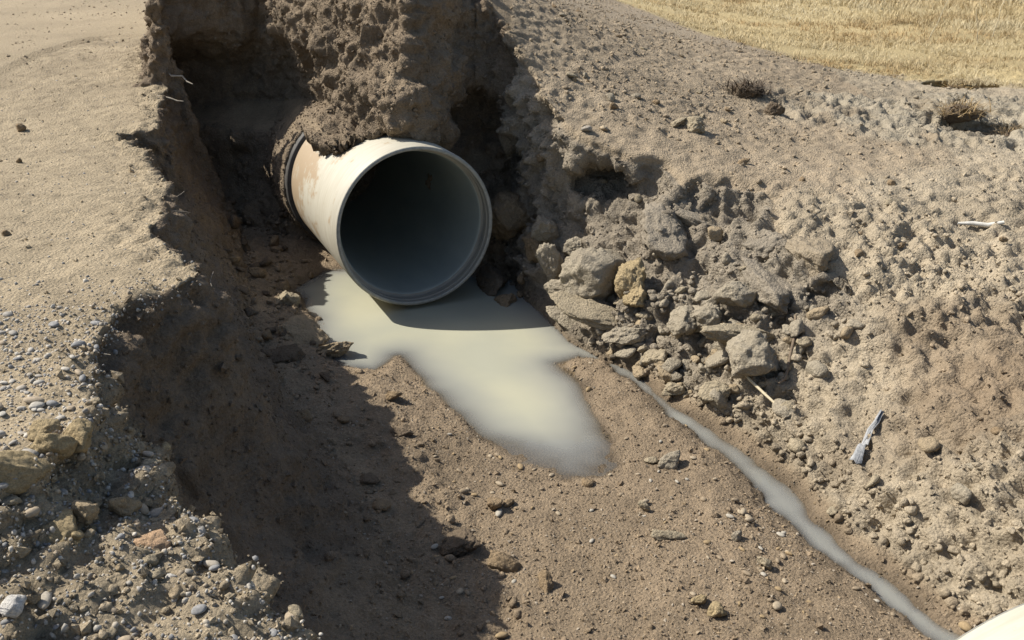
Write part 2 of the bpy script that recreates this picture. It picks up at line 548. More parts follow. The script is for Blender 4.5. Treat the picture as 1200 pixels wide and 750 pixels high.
disp += rbank * low_slope * (0.05 * ridge * (0.4 + 0.6 * patch) + 0.03 * clod_c * (0.3 + 0.7 * patch) + 0.03 * fine + 0.05 * fbm(V * np.array([1.0, 1.0, 2.2]), 0.34, 3, 180) - 0.035 * pits - 0.02)
clay_zone = sstep(0.0, 0.35, 0.85 - np.abs(vy - (8.0 - 0.05 * vx)) + 0.6 * fbm(V, 0.8, 2, 102)) * sstep(1.8, 2.6, vx)
disp += clay_zone * (0.06 * clod_a + 0.04 * clod_b + 0.05 * ridge - 0.07 * pits - 0.02)
disp += scarp * (0.05 * mid + 0.03 * billow + 0.05 * clod_a + 0.03 * clod_b + 0.03 * ridge - 0.03 * pits - 0.02)
disp += on_left * (0.006 * fine + 0.004 * clod_b)
disp += bedw * (0.010 * mid + 0.008 * fine + 0.016 * clod_c * (0.4 + 0.8 * sstep(-0.2, 0.4, vnoise(V, 0.35, 171))))
disp *= 1 - 0.2 * (backw > 0) * sstep(-1.9, -2.2, vx)
foot_zone = sstep(0.55, 0.1, np.abs(vx - foot_x(vy) - 0.15)) * (vz < 0.35) * (vx < 0.2) * (vy > 2.2)
disp += foot_zone * (0.045 * clod_a * sstep(-0.2, 0.3, vnoise(V, 0.5, 190)) + 0.03 * clod_b + 0.02 * ridge - 0.01)
disp += near_rim * (0.03 * mid + 0.03 * fine)
heap = ((vy < 2.6) & (vx > np.interp(vy, [p[1] for p in STEP], [p[0] for p in STEP])) & (vz > 0.5)).astype(float)
disp += heap * (0.02 * clod_b + 0.02 * clod_c + 0.02 * mid + 0.014 * fine - 0.012)
# keep the bed of shallow water where it was dug
disp *= 1 - 0.75 * sstep(0.04, 0.0, np.minimum(pool_d, strm_e)) * (vz < 0.15)
ps = -((vx - PIPE_C.x) * PIPE_A.x + (vy - PIPE_C.y) * PIPE_A.y)
pr = np.hypot((vx - PIPE_C.x) * (-PIPE_A.y) + (vy - PIPE_C.y) * PIPE_A.x, vz - PIPE_C.z)
disp *= 1 - 0.7 * sstep(0.18, 0.06, pr - PIPE_R) * (ps > 1.2) * (ps < 2.4)
V = V + N * disp[:, None]
N = vnormals(V, Q)

# ---- colour of the earth itself: dry tan, grey clay, damp brown
def mixc(c, rgb, w):
    return c * (1 - w[:, None]) + np.array(rgb) * w[:, None]


big = fbm(V, 1.3, 3, 101); med = fbm(V, 0.35, 3, 105); sml = fbm(V, 0.09, 2, 109)
col = np.tile(np.array([0.300, 0.232, 0.150]), (len(V), 1))
col = mixc(col, (0.335, 0.270, 0.178), on_left)
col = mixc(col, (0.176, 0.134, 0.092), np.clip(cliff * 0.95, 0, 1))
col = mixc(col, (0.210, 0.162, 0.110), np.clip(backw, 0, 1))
col = mixc(col, (0.345, 0.288, 0.204), rbank * 0.9)
upper = rbank * sstep(0.2, 0.7, (vy - 0.55 * vx - 4.4) + 0.5 * med) * (vx < 3.2)
col = mixc(col, (0.300, 0.238, 0.162), upper * 0.9)
col = mixc(col, (0.240, 0.205, 0.155), scarp * 0.85)
col = mixc(col, (0.320, 0.260, 0.175), heap * sstep(0.35, -0.05, vx - edge_x(vy)))
col = mixc(col, (0.250, 0.190, 0.125), bedw)
dark_patch = sstep(0.9, 0.1, np.hypot((vx - 2.35), (vy - 4.0)) + 0.4 * med) * rbank
col = mixc(col, (0.215, 0.155, 0.098), dark_patch * 0.75)
col = mixc(col, (0.315, 0.275, 0.205), clay_zone * 0.85 * sstep(-0.5, 0.3, med + 0.3))
wet = sstep(0.06, -0.02, np.minimum(pool_d, strm_e + 0.5 * np.clip(bank_s, 0, 1)) + 0.05 * med) * (vz < 0.12)
col = col * (1 + 0.16 * big + 0.20 * med + 0.16 * sml)[:, None]
col = col * (1 - 0.42 * wet)[:, None]
GRASS_X = np.array([(1.2, 13.0), (2.0, 11.4), (3.0, 10.0), (4.2, 9.3), (5.2, 8.9), (7.0, 8.6), (9.0, 8.3)])
grassw = sstep(-0.15, 0.25, vy - np.interp(vx, GRASS_X[:, 0], GRASS_X[:, 1]) + 0.5 * med) * (vx > 1.0)
col = mixc(col, (0.40, 0.315, 0.165), grassw)
col = np.clip(col, 0.02, 0.7)


# ================================================================== materials
def new_mat(name):
    m = bpy.data.materials.new(name)
    m.use_nodes = True
    nt = m.node_tree
    b = nt.nodes["Principled BSDF"]
    return m, nt, b


def soil_material(name, bump=0.5, grain=0.006, use_wet=True):
    m, nt, b = new_mat(name)
    L = nt.links.new
    at = nt.nodes.new("ShaderNodeAttribute"); at.attribute_name = "tint"
    geo = nt.nodes.new("ShaderNodeNewGeometry")
    n1 = nt.nodes.new("ShaderNodeTexNoise"); n1.inputs["Scale"].default_value = 55; n1.inputs["Detail"].default_value = 8; n1.inputs["Roughness"].default_value = 0.78
    n2_ = nt.nodes.new("ShaderNodeTexNoise"); n2_.inputs["Scale"].default_value = 260; n2_.inputs["Detail"].default_value = 3
    vo = nt.nodes.new("ShaderNodeTexVoronoi"); vo.inputs["Scale"].default_value = 75; vo.inputs["Randomness"].default_value = 1
    for n in (n1, n2_, vo):
        L(geo.outputs["Position"], n.inputs["Vector"])
    r1 = nt.nodes.new("ShaderNodeMapRange"); r1.inputs["From Min"].default_value = 0.25; r1.inputs["From Max"].default_value = 0.75
    r1.inputs["To Min"].default_value = 0.62; r1.inputs["To Max"].default_value = 1.36
    L(n1.outputs["Fac"], r1.inputs["Value"])
    r2 = nt.nodes.new("ShaderNodeMapRange"); r2.inputs["From Min"].default_value = 0.3; r2.inputs["From Max"].default_value = 0.7
    r2.inputs["To Min"].default_value = 0.8; r2.inputs["To Max"].default_value = 1.2
    L(n2_.outputs["Fac"], r2.inputs["Value"])
    mu = nt.nodes.new("ShaderNodeMath"); mu.operation = 'MULTIPLY'
    L(r1.outputs[0], mu.inputs[0]); L(r2.outputs[0], mu.inputs[1])
    mx = nt.nodes.new("ShaderNodeVectorMath"); mx.operation = 'SCALE'
    L(at.outputs["Color"], mx.inputs[0]); L(mu.outputs[0], mx.inputs["Scale"])
    L(mx.outputs[0], b.inputs["Base Color"])
    ad = nt.nodes.new("ShaderNodeMath"); ad.operation = 'MULTIPLY_ADD'
    L(n2_.outputs["Fac"], ad.inputs[0]); ad.inputs[1].default_value = 0.35; L(n1.outputs["Fac"], ad.inputs[2])
    ad2 = nt.nodes.new("ShaderNodeMath"); ad2.operation = 'MULTIPLY_ADD'
    L(vo.outputs["Distance"], ad2.inputs[0]); ad2.inputs[1].default_value = -0.6; L(ad.outputs[0], ad2.inputs[2])
    bp = nt.nodes.new("ShaderNodeBump"); bp.inputs["Strength"].default_value = bump; bp.inputs["Distance"].default_value = grain * 3.6
    L(ad2.outputs[0], bp.inputs["Height"]); L(bp.outputs[0], b.inputs["Normal"])
    b.inputs["Roughness"].default_value = 0.95
    b.inputs["Specular IOR Level"].default_value = 0.15
    if use_wet:
        aw = nt.nodes.new("ShaderNodeAttribute"); aw.attribute_name = "wet"
        rr = nt.nodes.new("ShaderNodeMapRange"); rr.inputs["To Min"].default_value = 0.95; rr.inputs["To Max"].default_value = 0.45
        L(aw.outputs["Fac"], rr.inputs["Value"]); L(rr.outputs[0], b.inputs["Roughness"])
    return m


M_SOIL = soil_material("soil", 0.8)
M_CLOD = soil_material("clod_soil", 0.7, use_wet=False)


# ---- split the skin into the named pieces of the setting
fc = V[Q].mean(1)
fex = edge_x(fc[:, 1]); ffx = foot_x(fc[:, 1])
fE = lut(E32, fc[:, 0], fc[:, 1])
reg = np.full(len(Q), 1)                                            # trench bed
fbs = lut(BANK_S.astype(np.float32), fc[:, 0], fc[:, 1])
reg[(fbs > 0.03) & (fc[:, 0] > 0.0)] = 2                            # right bank
reg[(fc[:, 0] < ffx + 0.02) & (fc[:, 1] < 7.4)] = 0                 # left bank
reg[(fc[:, 1] > 7.4) & (fc[:, 0] < fex)] = 0
back = (fc[:, 1] > 6.3) & (fc[:, 0] > np.where(fc[:, 1] > 7.4, fex, ffx + 0.02)) & (fc[:, 0] < 0.3) & (fc[:, 2] > 0.10)
reg[back] = 3
GROUND_PARTS = []
for r, nm in ((0, "left_bank"), (1, "trench_bed"), (2, "right_bank"), (3, "back_wall")):
    q = Q[reg == r]
    used, inv = np.unique(q, return_inverse=True)
    me = mesh_np(nm, V[used], inv.reshape(q.shape))
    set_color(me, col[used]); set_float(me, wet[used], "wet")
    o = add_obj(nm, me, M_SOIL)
    tag(o, kind="structure")
    GROUND_PARTS.append(o)

# ---- the land beyond, out to the horizon
def far_ground():
    xs = np.concatenate([-np.geomspace(900, 10.3, 22), np.linspace(-10, -4.12, 110), np.linspace(-4.05, 6.15, 130), np.geomspace(6.3, 900, 60)])
    ys = np.concatenate([-np.geomspace(900, 0.3, 22), np.linspace(0.38, 10.15, 150), np.linspace(10.22, 24, 150), np.geomspace(24.6, 1200, 26)])
    X, Y = np.meshgrid(xs, ys, indexing='ij')
    xc = np.clip(X, -12, 9); yc = np.clip(Y, 0.0, 14)
    e = uncut(xc, yc)
    fz, _, _, _ = floor_z(xc, yc)
    trench = (X > edge_x(np.clip(Y, 0, 12))) & (Y < 7)
    z = np.where(trench, np.minimum(e, fz), e)
    far = np.clip(np.hypot(np.maximum(X - 7, 0), np.maximum(Y - 14, 0)), 0, 60)
    z = z + 0.03 * far + 0.10 * n2(X, Y, 5.0, 3, 8) * sstep(0.5, 4, far)
    z = np.clip(z, 0.0, 8) + (0.020 * n2(X, Y, 0.45, 3, 14) + 0.015 * np.abs(n2(X, Y, 0.16, 2, 15))) * (np.abs(X) < 30) * (Y < 40)
    z -= 0.03 * ((X > -4.3) & (X < 6.4) & (Y > 0.1) & (Y < 10.4))
    nx, ny = X.shape
    idx = np.arange(nx * ny).reshape(nx, ny)
    q = np.stack([idx[:-1, :-1], idx[1:, :-1], idx[1:, 1:], idx[:-1, 1:]], -1).reshape(-1, 4)
    v = np.stack([X.ravel(), Y.ravel(), z.ravel()], 1)
    c = v[q].mean(1)
    hole = (c[:, 0] > -4.05) & (c[:, 0] < 6.15) & (c[:, 1] > 0.38) & (c[:, 1] < 10.15)
    q = q[~hole]
    me = mesh_np("ground", v, q)
    g = sstep(-0.15, 0.35, v[:, 1] - np.interp(v[:, 0], GRASS_X[:, 0], GRASS_X[:, 1]) + 0.6 * fbm(v, 0.8, 2, 9)) * (v[:, 0] > 1.0)
    c = np.where((v[:, 0] < -2.5)[:, None], np.array([[0.335, 0.270, 0.178]]), np.array([[0.29, 0.235, 0.165]])) * (1 + 0.15 * fbm(v, 1.5, 3, 2))[:, None]
    gc = np.array([0.40, 0.315, 0.165]) * (1 + 0.25 * fbm(v, 2.2, 3, 12))[:, None]
    c = c * (1 - g[:, None]) + gc * g[:, None]
    set_color(me, c); set_float(me, np.zeros(len(v)), "wet")
    return tag(add_obj("ground", me, M_SOIL), kind="structure")


far_ground()


# ================================================================== water
def water_material():
    m, nt, b = new_mat("milky_water")
    L = nt.links.new
    nt.nodes.remove(b)
    out = nt.nodes["Material Output"]
    at = nt.nodes.new("ShaderNodeAttribute"); at.attribute_name = "depth"
    geo = nt.nodes.new("ShaderNodeNewGeometry")
    mur = nt.nodes.new("ShaderNodeMath"); mur.operation = 'MULTIPLY'; mur.inputs[1].default_value = -1 / 0.036
    L(at.outputs["Fac"], mur.inputs[0])
    ex = nt.nodes.new("ShaderNodeMath"); ex.operation = 'EXPONENT'; L(mur.outputs[0], ex.inputs[0])
    op = nt.nodes.new("ShaderNodeMath"); op.operation = 'SUBTRACT'; op.inputs[0].default_value = 1.0; op.use_clamp = True
    L(ex.outputs[0], op.inputs[1])
    ns = nt.nodes.new("ShaderNodeTexNoise"); ns.inputs["Scale"].default_value = 1.6; ns.inputs["Detail"].default_value = 3
    L(geo.outputs["Position"], ns.inputs["Vector"])
    rmp = nt.nodes.new("ShaderNodeValToRGB")
    rmp.color_ramp.elements[0].position = 0.35; rmp.color_ramp.elements[0].color = (0.335, 0.332, 0.258, 1)
    rmp.color_ramp.elements[1].position = 0.65; rmp.color_ramp.elements[1].color = (0.385, 0.372, 0.275, 1)
    L(ns.outputs["Fac"], rmp.inputs["Fac"])
    # thin water is greyer, deep water holds the yellow silt
    dr = nt.nodes.new("ShaderNodeMapRange"); dr.inputs["From Min"].default_value = 0.02; dr.inputs["From Max"].default_value = 0.10
    L(at.outputs["Fac"], dr.inputs["Value"])
    mc = nt.nodes.new("ShaderNodeMix"); mc.data_type = 'RGBA'
    L(dr.outputs[0], mc.inputs["Factor"]); mc.inputs["A"].default_value = (0.285, 0.288, 0.265, 1); L(rmp.outputs[0], mc.inputs["B"])
    df = nt.nodes.new("ShaderNodeBsdfDiffuse"); L(mc.outputs["Result"], df.inputs["Color"])
    tr = nt.nodes.new("ShaderNodeBsdfTransparent"); tr.inputs["Color"].default_value = (0.93, 0.92, 0.88, 1)
    mx = nt.nodes.new("ShaderNodeMixShader")
    L(op.outputs[0], mx.inputs[0]); L(tr.outputs[0], mx.inputs[1]); L(df.outputs[0], mx.inputs[2])
    rip = nt.nodes.new("ShaderNodeTexNoise"); rip.inputs["Scale"].default_value = 14; rip.inputs["Detail"].default_value = 2
    L(geo.outputs["Position"], rip.inputs["Vector"])
    bp = nt.nodes.new("ShaderNodeBump"); bp.inputs["Strength"].default_value = 0.05; bp.inputs["Distance"].default_value = 0.01
    L(rip.outputs["Fac"], bp.inputs["Height"])
    gl = nt.nodes.new("ShaderNodeBsdfGlossy"); gl.inputs["Roughness"].default_value = 0.06; L(bp.outputs[0], gl.inputs["Normal"])
    fr = nt.nodes.new("ShaderNodeFresnel"); fr.inputs["IOR"].default_value = 1.33; L(bp.outputs[0], fr.inputs["Normal"])
    mx2 = nt.nodes.new("ShaderNodeMixShader")
    L(fr.outputs[0], mx2.inputs[0]); L(mx.outputs[0], mx2.inputs[1]); L(gl.outputs[0], mx2.inputs[2])
    L(mx2.outputs[0], out.inputs["Surface"])
    return m


M_WATER = water_material()


def build_water():
    st = 0.02
    xs = np.arange(-2.3, 2.6, st); ys = np.arange(0.6, 7.6, st)
    X, Y = np.meshgrid(xs, ys, indexing='ij')
    gz = lut(F_MAP, X, Y)
    pd = lut(POOL_D, X, Y); se = lut(STREAM_E, X, Y)
    Z = water_drop(X, Y)
    keep = (Z - gz > -0.035) & ((pd < 0.10) | (se < 0.07)) & (X > foot_x(Y))
    nx, ny = X.shape
    idx = np.arange(nx * ny).reshape(nx, ny)
    q = np.stack([idx[:-1, :-1], idx[1:, :-1], idx[1:, 1:], idx[:-1, 1:]], -1).reshape(-1, 4)
    k = keep.ravel()
    q = q[k[q].all(1)]
    cx = X.ravel()[q].mean(1)
    pool_face = (pd.ravel()[q].mean(1) < 0.10) & ~((cx > 0.60))
    for nm, sel in (("pool_water", pool_face), ("stream_water", ~pool_face)):
        qq = q[sel]
        used, inv = np.unique(qq, return_inverse=True)
        v = np.stack([X.ravel(), Y.ravel(), Z.ravel()], 1)[used]
        me = mesh_np(nm, v, inv.reshape(qq.shape))
        dep = np.maximum((Z - gz).ravel()[used] + 0.004, 0)
        set_float(me, dep, "depth")
        tag(add_obj(nm, me, M_WATER), kind="structure")


build_water()


# ================================================================== pipes
def pipe_material():
    m, nt, b = new_mat("cream_pipe_shell")
    L = nt.links.new
    tc = nt.nodes.new("ShaderNodeTexCoord")
    mp = nt.nodes.new("ShaderNodeMapping"); mp.inputs["Scale"].default_value = (1.2, 1.2, 14.0)     # z runs along the pipe
    L(tc.outputs["Object"], mp.inputs["Vector"])
    n = nt.nodes.new("ShaderNodeTexNoise"); n.inputs["Scale"].default_value = 3.5; n.inputs["Detail"].default_value = 8; n.inputs["Roughness"].default_value = 0.65
    L(mp.outputs[0], n.inputs["Vector"])
    n2_ = nt.nodes.new("ShaderNodeTexNoise"); n2_.inputs["Scale"].default_value = 5; n2_.inputs["Detail"].default_value = 8; n2_.inputs["Roughness"].default_value = 0.7
    L(tc.outputs["Object"], n2_.inputs["Vector"])
    r1 = nt.nodes.new("ShaderNodeValToRGB")
    r1.color_ramp.elements[0].position = 0.36; r1.color_ramp.elements[0].color = (0.35, 0.32, 0.245, 1)
    r1.color_ramp.elements[1].position = 0.60; r1.color_ramp.elements[1].color = (0.405, 0.378, 0.302, 1)
    L(n.outputs["Fac"], r1.inputs["Fac"])
    # dried mud, more of it towards the buried end and on the crown
    sp = nt.nodes.new("ShaderNodeSeparateXYZ"); L(tc.outputs["Object"], sp.inputs[0])
    mr = nt.nodes.new("ShaderNodeMapRange"); mr.inputs["From Min"].default_value = -0.35; mr.inputs["From Max"].default_value = -1.25
    mr.inputs["To Min"].default_value = -0.06; mr.inputs["To Max"].default_value = 0.17
    L(sp.outputs["Z"], mr.inputs["Value"])
    ad = nt.nodes.new("ShaderNodeMath"); ad.operation = 'ADD'; L(mr.outputs[0], ad.inputs[0]); L(n2_.outputs["Fac"], ad.inputs[1])
    mr2 = nt.nodes.new("ShaderNodeMapRange"); mr2.inputs["From Min"].default_value = 0.53; mr2.inputs["From Max"].default_value = 0.62
    L(ad.outputs[0], mr2.inputs["Value"])
    mx = nt.nodes.new("ShaderNodeMix"); mx.data_type = 'RGBA'
    L(mr2.outputs[0], mx.inputs["Factor"]); L(r1.outputs[0], mx.inputs["A"]); mx.inputs["B"].default_value = (0.30, 0.225, 0.14, 1)
    L(mx.outputs["Result"], b.inputs["Base Color"])
    bp = nt.nodes.new("ShaderNodeBump"); bp.inputs["Strength"].default_value = 0.25; bp.inputs["Distance"].default_value = 0.008
    L(ad.outputs[0], bp.inputs["Height"]); L(bp.outputs[0], b.inputs["Normal"])
    b.inputs["Roughness"].default_value = 0.62
    return m


def plain_noise_material(name, c0, c1, rough=0.7, scale=18, axis=(1, 1, 1), bump=0.15):
    m, nt, b = new_mat(name)
    L = nt.links.new
    tc = nt.nodes.new("ShaderNodeTexCoord")
    mp = nt.nodes.new("ShaderNodeMapping"); mp.inputs["Scale"].default_value = axis
    L(tc.outputs["Object"], mp.inputs["Vector"])
    n = nt.nodes.new("ShaderNodeTexNoise"); n.inputs["Scale"].default_value = scale; n.inputs["Detail"].default_value = 6; n.inputs["Roughness"].default_value = 0.65
    L(mp.outputs[0], n.inputs["Vector"])
    r = nt.nodes.new("ShaderNodeValToRGB")
    r.color_ramp.elements[0].position = 0.35; r.color_ramp.elements[0].color = (*c0, 1)
    r.color_ramp.elements[1].position = 0.65; r.color_ramp.elements[1].color = (*c1, 1)
    L(n.outputs["Fac"], r.inputs["Fac"]); L(r.outputs[0], b.inputs["Base Color"])
    bp = nt.nodes.new("ShaderNodeBump"); bp.inputs["Strength"].default_value = bump; bp.inputs["Distance"].default_value = 0.01
    L(n.outputs["Fac"], bp.inputs["Height"]); L(bp.outputs[0], b.inputs["Normal"])
    b.inputs["Roughness"].default_value = rough
    return m


M_PIPE = pipe_material()
M_RIM = plain_noise_material("pipe_cut_edge", (0.20, 0.20, 0.175), (0.30, 0.29, 0.25), 0.6, 30)
M_GROOVE = plain_noise_material("pipe_socket_groove", (0.17, 0.16, 0.135), (0.30, 0.275, 0.22), 0.6, 6, (0.6, 0.6, 22))
M_LINER = plain_noise_material("pipe_liner", (0.27, 0.295, 0.265), (0.325, 0.345, 0.305), 0.42, 4, (1, 1, 0.4), 0.03)
M_RUBBER = plain_noise_material("pipe_coupling", (0.035, 0.033, 0.030), (0.075, 0.068, 0.058), 0.7, 14)


def lathe(name, prof, mat, parent, seg=128, close=False, sharp=False):
    """Revolve (radius, z) pairs about the local z axis."""
    n = len(prof)
    a = np.linspace(0, 2 * math.pi, seg, endpoint=False)
    v = np.concatenate([np.c_[r * np.cos(a), r * np.sin(a), np.full(seg, z)] for r, z in prof])
    f = []
    for k in range(n if close else n - 1):
        k2 = (k + 1) % n
        i = np.arange(seg); j = (i + 1) % seg
        f.append(np.stack([k * seg + i, k * seg + j, k2 * seg + j, k2 * seg + i], 1))
    me = mesh_np(name, v, np.concatenate(f), True)
    o = add_obj(name, me, mat, parent)
    if sharp:
        me.polygons.foreach_set("use_smooth", np.ones(len(me.polygons), bool))
        at = me.attributes.new("sharp_edge", 'BOOLEAN', 'EDGE')
        at.data.foreach_set("value", np.array([abs(me.vertices[e.vertices[0]].co.z - me.vertices[e.vertices[1]].co.z) < 1e-6 and
                                               abs(me.vertices[e.vertices[0]].co.xy.length - me.vertices[e.vertices[1]].co.xy.length) < 1e-4 for e in me.edges]))
    return o


def make_pipe(label, centre, axis, length, coupling_at=None, group=None):
    """Local z is the way the mouth looks; the mouth's rim lies at z = 0."""
    R = PIPE_R
    root = bpy.data.objects.new("drain_pipe", None)
    COL.objects.link(root)
    z = axis.normalized(); x = Vector((0, 0, 1)).cross(z).normalized(); y = z.cross(x)
    root.matrix_world = Matrix(((x.x, y.x, z.x, centre.x), (x.y, y.y, z.y, centre.y), (x.z, y.z, z.z, centre.z), (0, 0, 0, 1)))
    tag(root, label, "pipe", group)
    lathe("barrel", [(R - 0.004, -0.004), (R, -0.012)] + [(R, -0.012 - (length - 0.012) * k / 12) for k in range(1, 13)], M_PIPE, root)
    rim = lathe("rim", [(R - 0.003, -0.006), (R - 0.006, 0.0), (R - 0.024, 0.0), (R - 0.028, -0.005)], M_RIM, root)
    lathe("socket_groove", [(R - 0.028, -0.005), (R - 0.029, -0.040), (R - 0.035, -0.043), (R - 0.035, -0.050), (R - 0.029, -0.053),
                            (R - 0.030, -0.105), (R - 0.052, -0.112)], M_GROOVE, root, sharp=True)
    lathe("liner", [(R - 0.050, -0.109), (R - 0.056, -0.118), (R - 0.057, -0.13), (R - 0.057, -length)], M_LINER, root)
    if coupling_at:
        c = coupling_at
        lathe("coupling", [(R + 0.002, -c), (R + 0.026, -c - 0.004), (R + 0.032, -c - 0.012), (R + 0.032, -c - 0.10), (R + 0.026, -c - 0.108), (R + 0.002, -c - 0.11)],
              M_RUBBER, root)
    return root


make_pipe("large cream drain pipe sticking out of the washed-out earth wall over the milky pool", PIPE_C, PIPE_A, 3.4, 1.42)
make_pipe("cream pipe section lying loose in the trench beyond the end of the stream",
          Vector((1.30, 1.70, 0.57)), Vector((-0.174, 0.985, 0.0)), 2.6)


# ================================================================== clods, stones, pebbles
def ico(sub):
    t = (1 + 5 ** 0.5) / 2
    v = [(-1, t, 0), (1, t, 0), (-1, -t, 0), (1, -t, 0), (0, -1, t), (0, 1, t), (0, -1, -t), (0, 1, -t), (t, 0, -1), (t, 0, 1), (-t, 0, -1), (-t, 0, 1)]
    f = [(0, 11, 5), (0, 5, 1), (0, 1, 7), (0, 7, 10), (0, 10, 11), (1, 5, 9), (5, 11, 4), (11, 10, 2), (10, 7, 6), (7, 1, 8),
         (3, 9, 4), (3, 4, 2), (3, 2, 6), (3, 6, 8), (3, 8, 9), (4, 9, 5), (2, 4, 11), (6, 2, 10), (8, 6, 7), (9, 8, 1)]
    v = [np.array(p, float) / np.linalg.norm(p) for p in v]
    for _ in range(sub):
        cache, nf = {}, []
        def midp(a, b):
            k = (min(a, b), max(a, b))
            if k not in cache:
                m = v[a] + v[b]; v.append(m / np.linalg.norm(m)); cache[k] = len(v) - 1
            return cache[k]
        for a, b, c in f:
            ab, bc, ca = midp(a, b), midp(b, c), midp(c, a)
            nf += [(a, ab, ca), (b, bc, ab), (c, ca, bc), (ab, bc, ca)]
        f = nf
    return np.array(v), np.array(f)


ICO = [ico(k) for k in range(5)]


def clod_shape(seed, sub, planes=11, rough=0.10, flat=0.7):
    """A broken lump of earth: a ball cut by random planes, then roughened. Radius about 1."""
    r = np.random.default_rng(seed)
    d, f = ICO[sub]
    n = r.normal(size=(planes, 3)); n /= np.linalg.norm(n, axis=1, keepdims=True)
    off = r.uniform(0.50, 0.95, planes)
    w = d + 0.16 * np.stack([fbm(d + seed, 0.5, 2, seed + 40 + k) for k in range(3)], 1)      # crooked cuts
    w /= np.linalg.norm(w, axis=1, keepdims=True)
    dots = w @ n.T
    rad = np.min(np.where(dots > 0.05, off / np.maximum(dots, 0.05), 9), axis=1)
    rad = np.minimum(rad, 1.15)
    p = d * rad[:, None]
    p = p + d * (rough * fbm(p + seed * 3.1, 0.55, 3, seed))[:, None]
    if sub >= 2:
        p = p + d * (0.10 * (1 - 2 * np.abs(fbm(p + seed * 1.7, 0.5, 2, seed + 9))))[:, None] * (1.0 if sub > 2 else 0.6)
    if sub >= 3:
        a, b = worley(p + seed, 0.40, seed)
        p = p + d * (0.16 * np.clip(0.65 - a, 0, 1) * np.clip((b - a) * 4, 0, 1))[:, None]
        a, b = worley(p + seed, 0.17, seed + 3)
        p = p + d * (0.08 * np.clip(0.65 - a, 0, 1) * np.clip((b - a) * 4, 0, 1) + 0.05 * fbm(p, 0.12, 2, seed + 4))[:, None]
    p = p * np.array([r.uniform(0.85, 1.2), r.uniform(0.75, 1.0), flat * r.uniform(0.85, 1.15)])
    return p, f


def pebble_shape(seed, sub):
    r = np.random.default_rng(seed + 500)
    d, f = ICO[sub]
    p = d * (1 + 0.22 * vnoise(d + seed * 2.7, 1.1, seed))[:, None]
    p = p * np.array([1.15, r.uniform(0.65, 0.95), r.uniform(0.38, 0.62)])
    return p, f


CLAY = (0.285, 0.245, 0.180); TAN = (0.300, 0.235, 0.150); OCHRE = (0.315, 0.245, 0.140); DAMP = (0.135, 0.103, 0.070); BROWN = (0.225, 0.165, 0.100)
HEAPC = (0.300, 0.250, 0.170)
_cache = {}


def clod_mesh(k, sub, tint, planes=11, rough=0.10, flat=0.7):
    key = (k, sub, tint, planes, flat)
    if key not in _cache:
        p, f = clod_shape(k, sub, planes, rough, flat)
        me = mesh_np("clod", p, f, True)
        set_color(me, np.array(tint) * (1 + 0.15 * fbm(p, 0.6, 2, k + 5))[:, None])
        me.materials.append(M_CLOD)
        _cache[key] = me
    return _cache[key]


# a quick look-up of the surface: highest skin vertex near (x, y) under a ceiling height
_gi = np.floor(V[:, 0] / 0.04).astype(np.int64) * 100003 + np.floor(V[:, 1] / 0.04).astype(np.int64)
_go = np.argsort(_gi, kind='stable'); _gs = _gi[_go]


def surf(x, y, zmax=9.0):
    best = None
    ix, iy = math.floor(x / 0.04), math.floor(y / 0.04)
    for a in (-1, 0, 1):
        for b in (-1, 0, 1):
            k = (ix + a) * 100003 + iy + b
            s, e = np.searchsorted(_gs, [k, k + 1])
            for i in _go[s:e]:
                if V[i, 2] < zmax:
                    dd = (V[i, 0] - x) ** 2 + (V[i, 1] - y) ** 2
                    sc = V[i, 2] - 4 * dd ** 0.5
                    if best is None or sc > best[0]:
                        best = (sc, i)
    return best[1] if best else None


def rot_euler(r):
    return (r.uniform(-0.5, 0.5), r.uniform(-0.5, 0.5), r.uniform(0, 6.28))


def place(name, me, x, y, size, label, cat, group=None, z=None, zmax=9.0, sink=0.3, rot=None, seed=0, squash=(1, 1, 1)):
    r = random.Random(int(x * 1000) * 7919 + int(y * 1000) + seed)
    if z is None:
        i = surf(x, y, zmax)
        if i is None:
            return None
        z = V[i, 2]
    o = add_obj(name, me)
    o.location = (x, y, z + size * (0.7 * squash[2] - sink * 1.4))
    o.rotation_euler = rot if rot else rot_euler(r)
    o.scale = (size * squash[0], size * squash[1], size * squash[2])
    tag(o, label, cat, group)
    return o


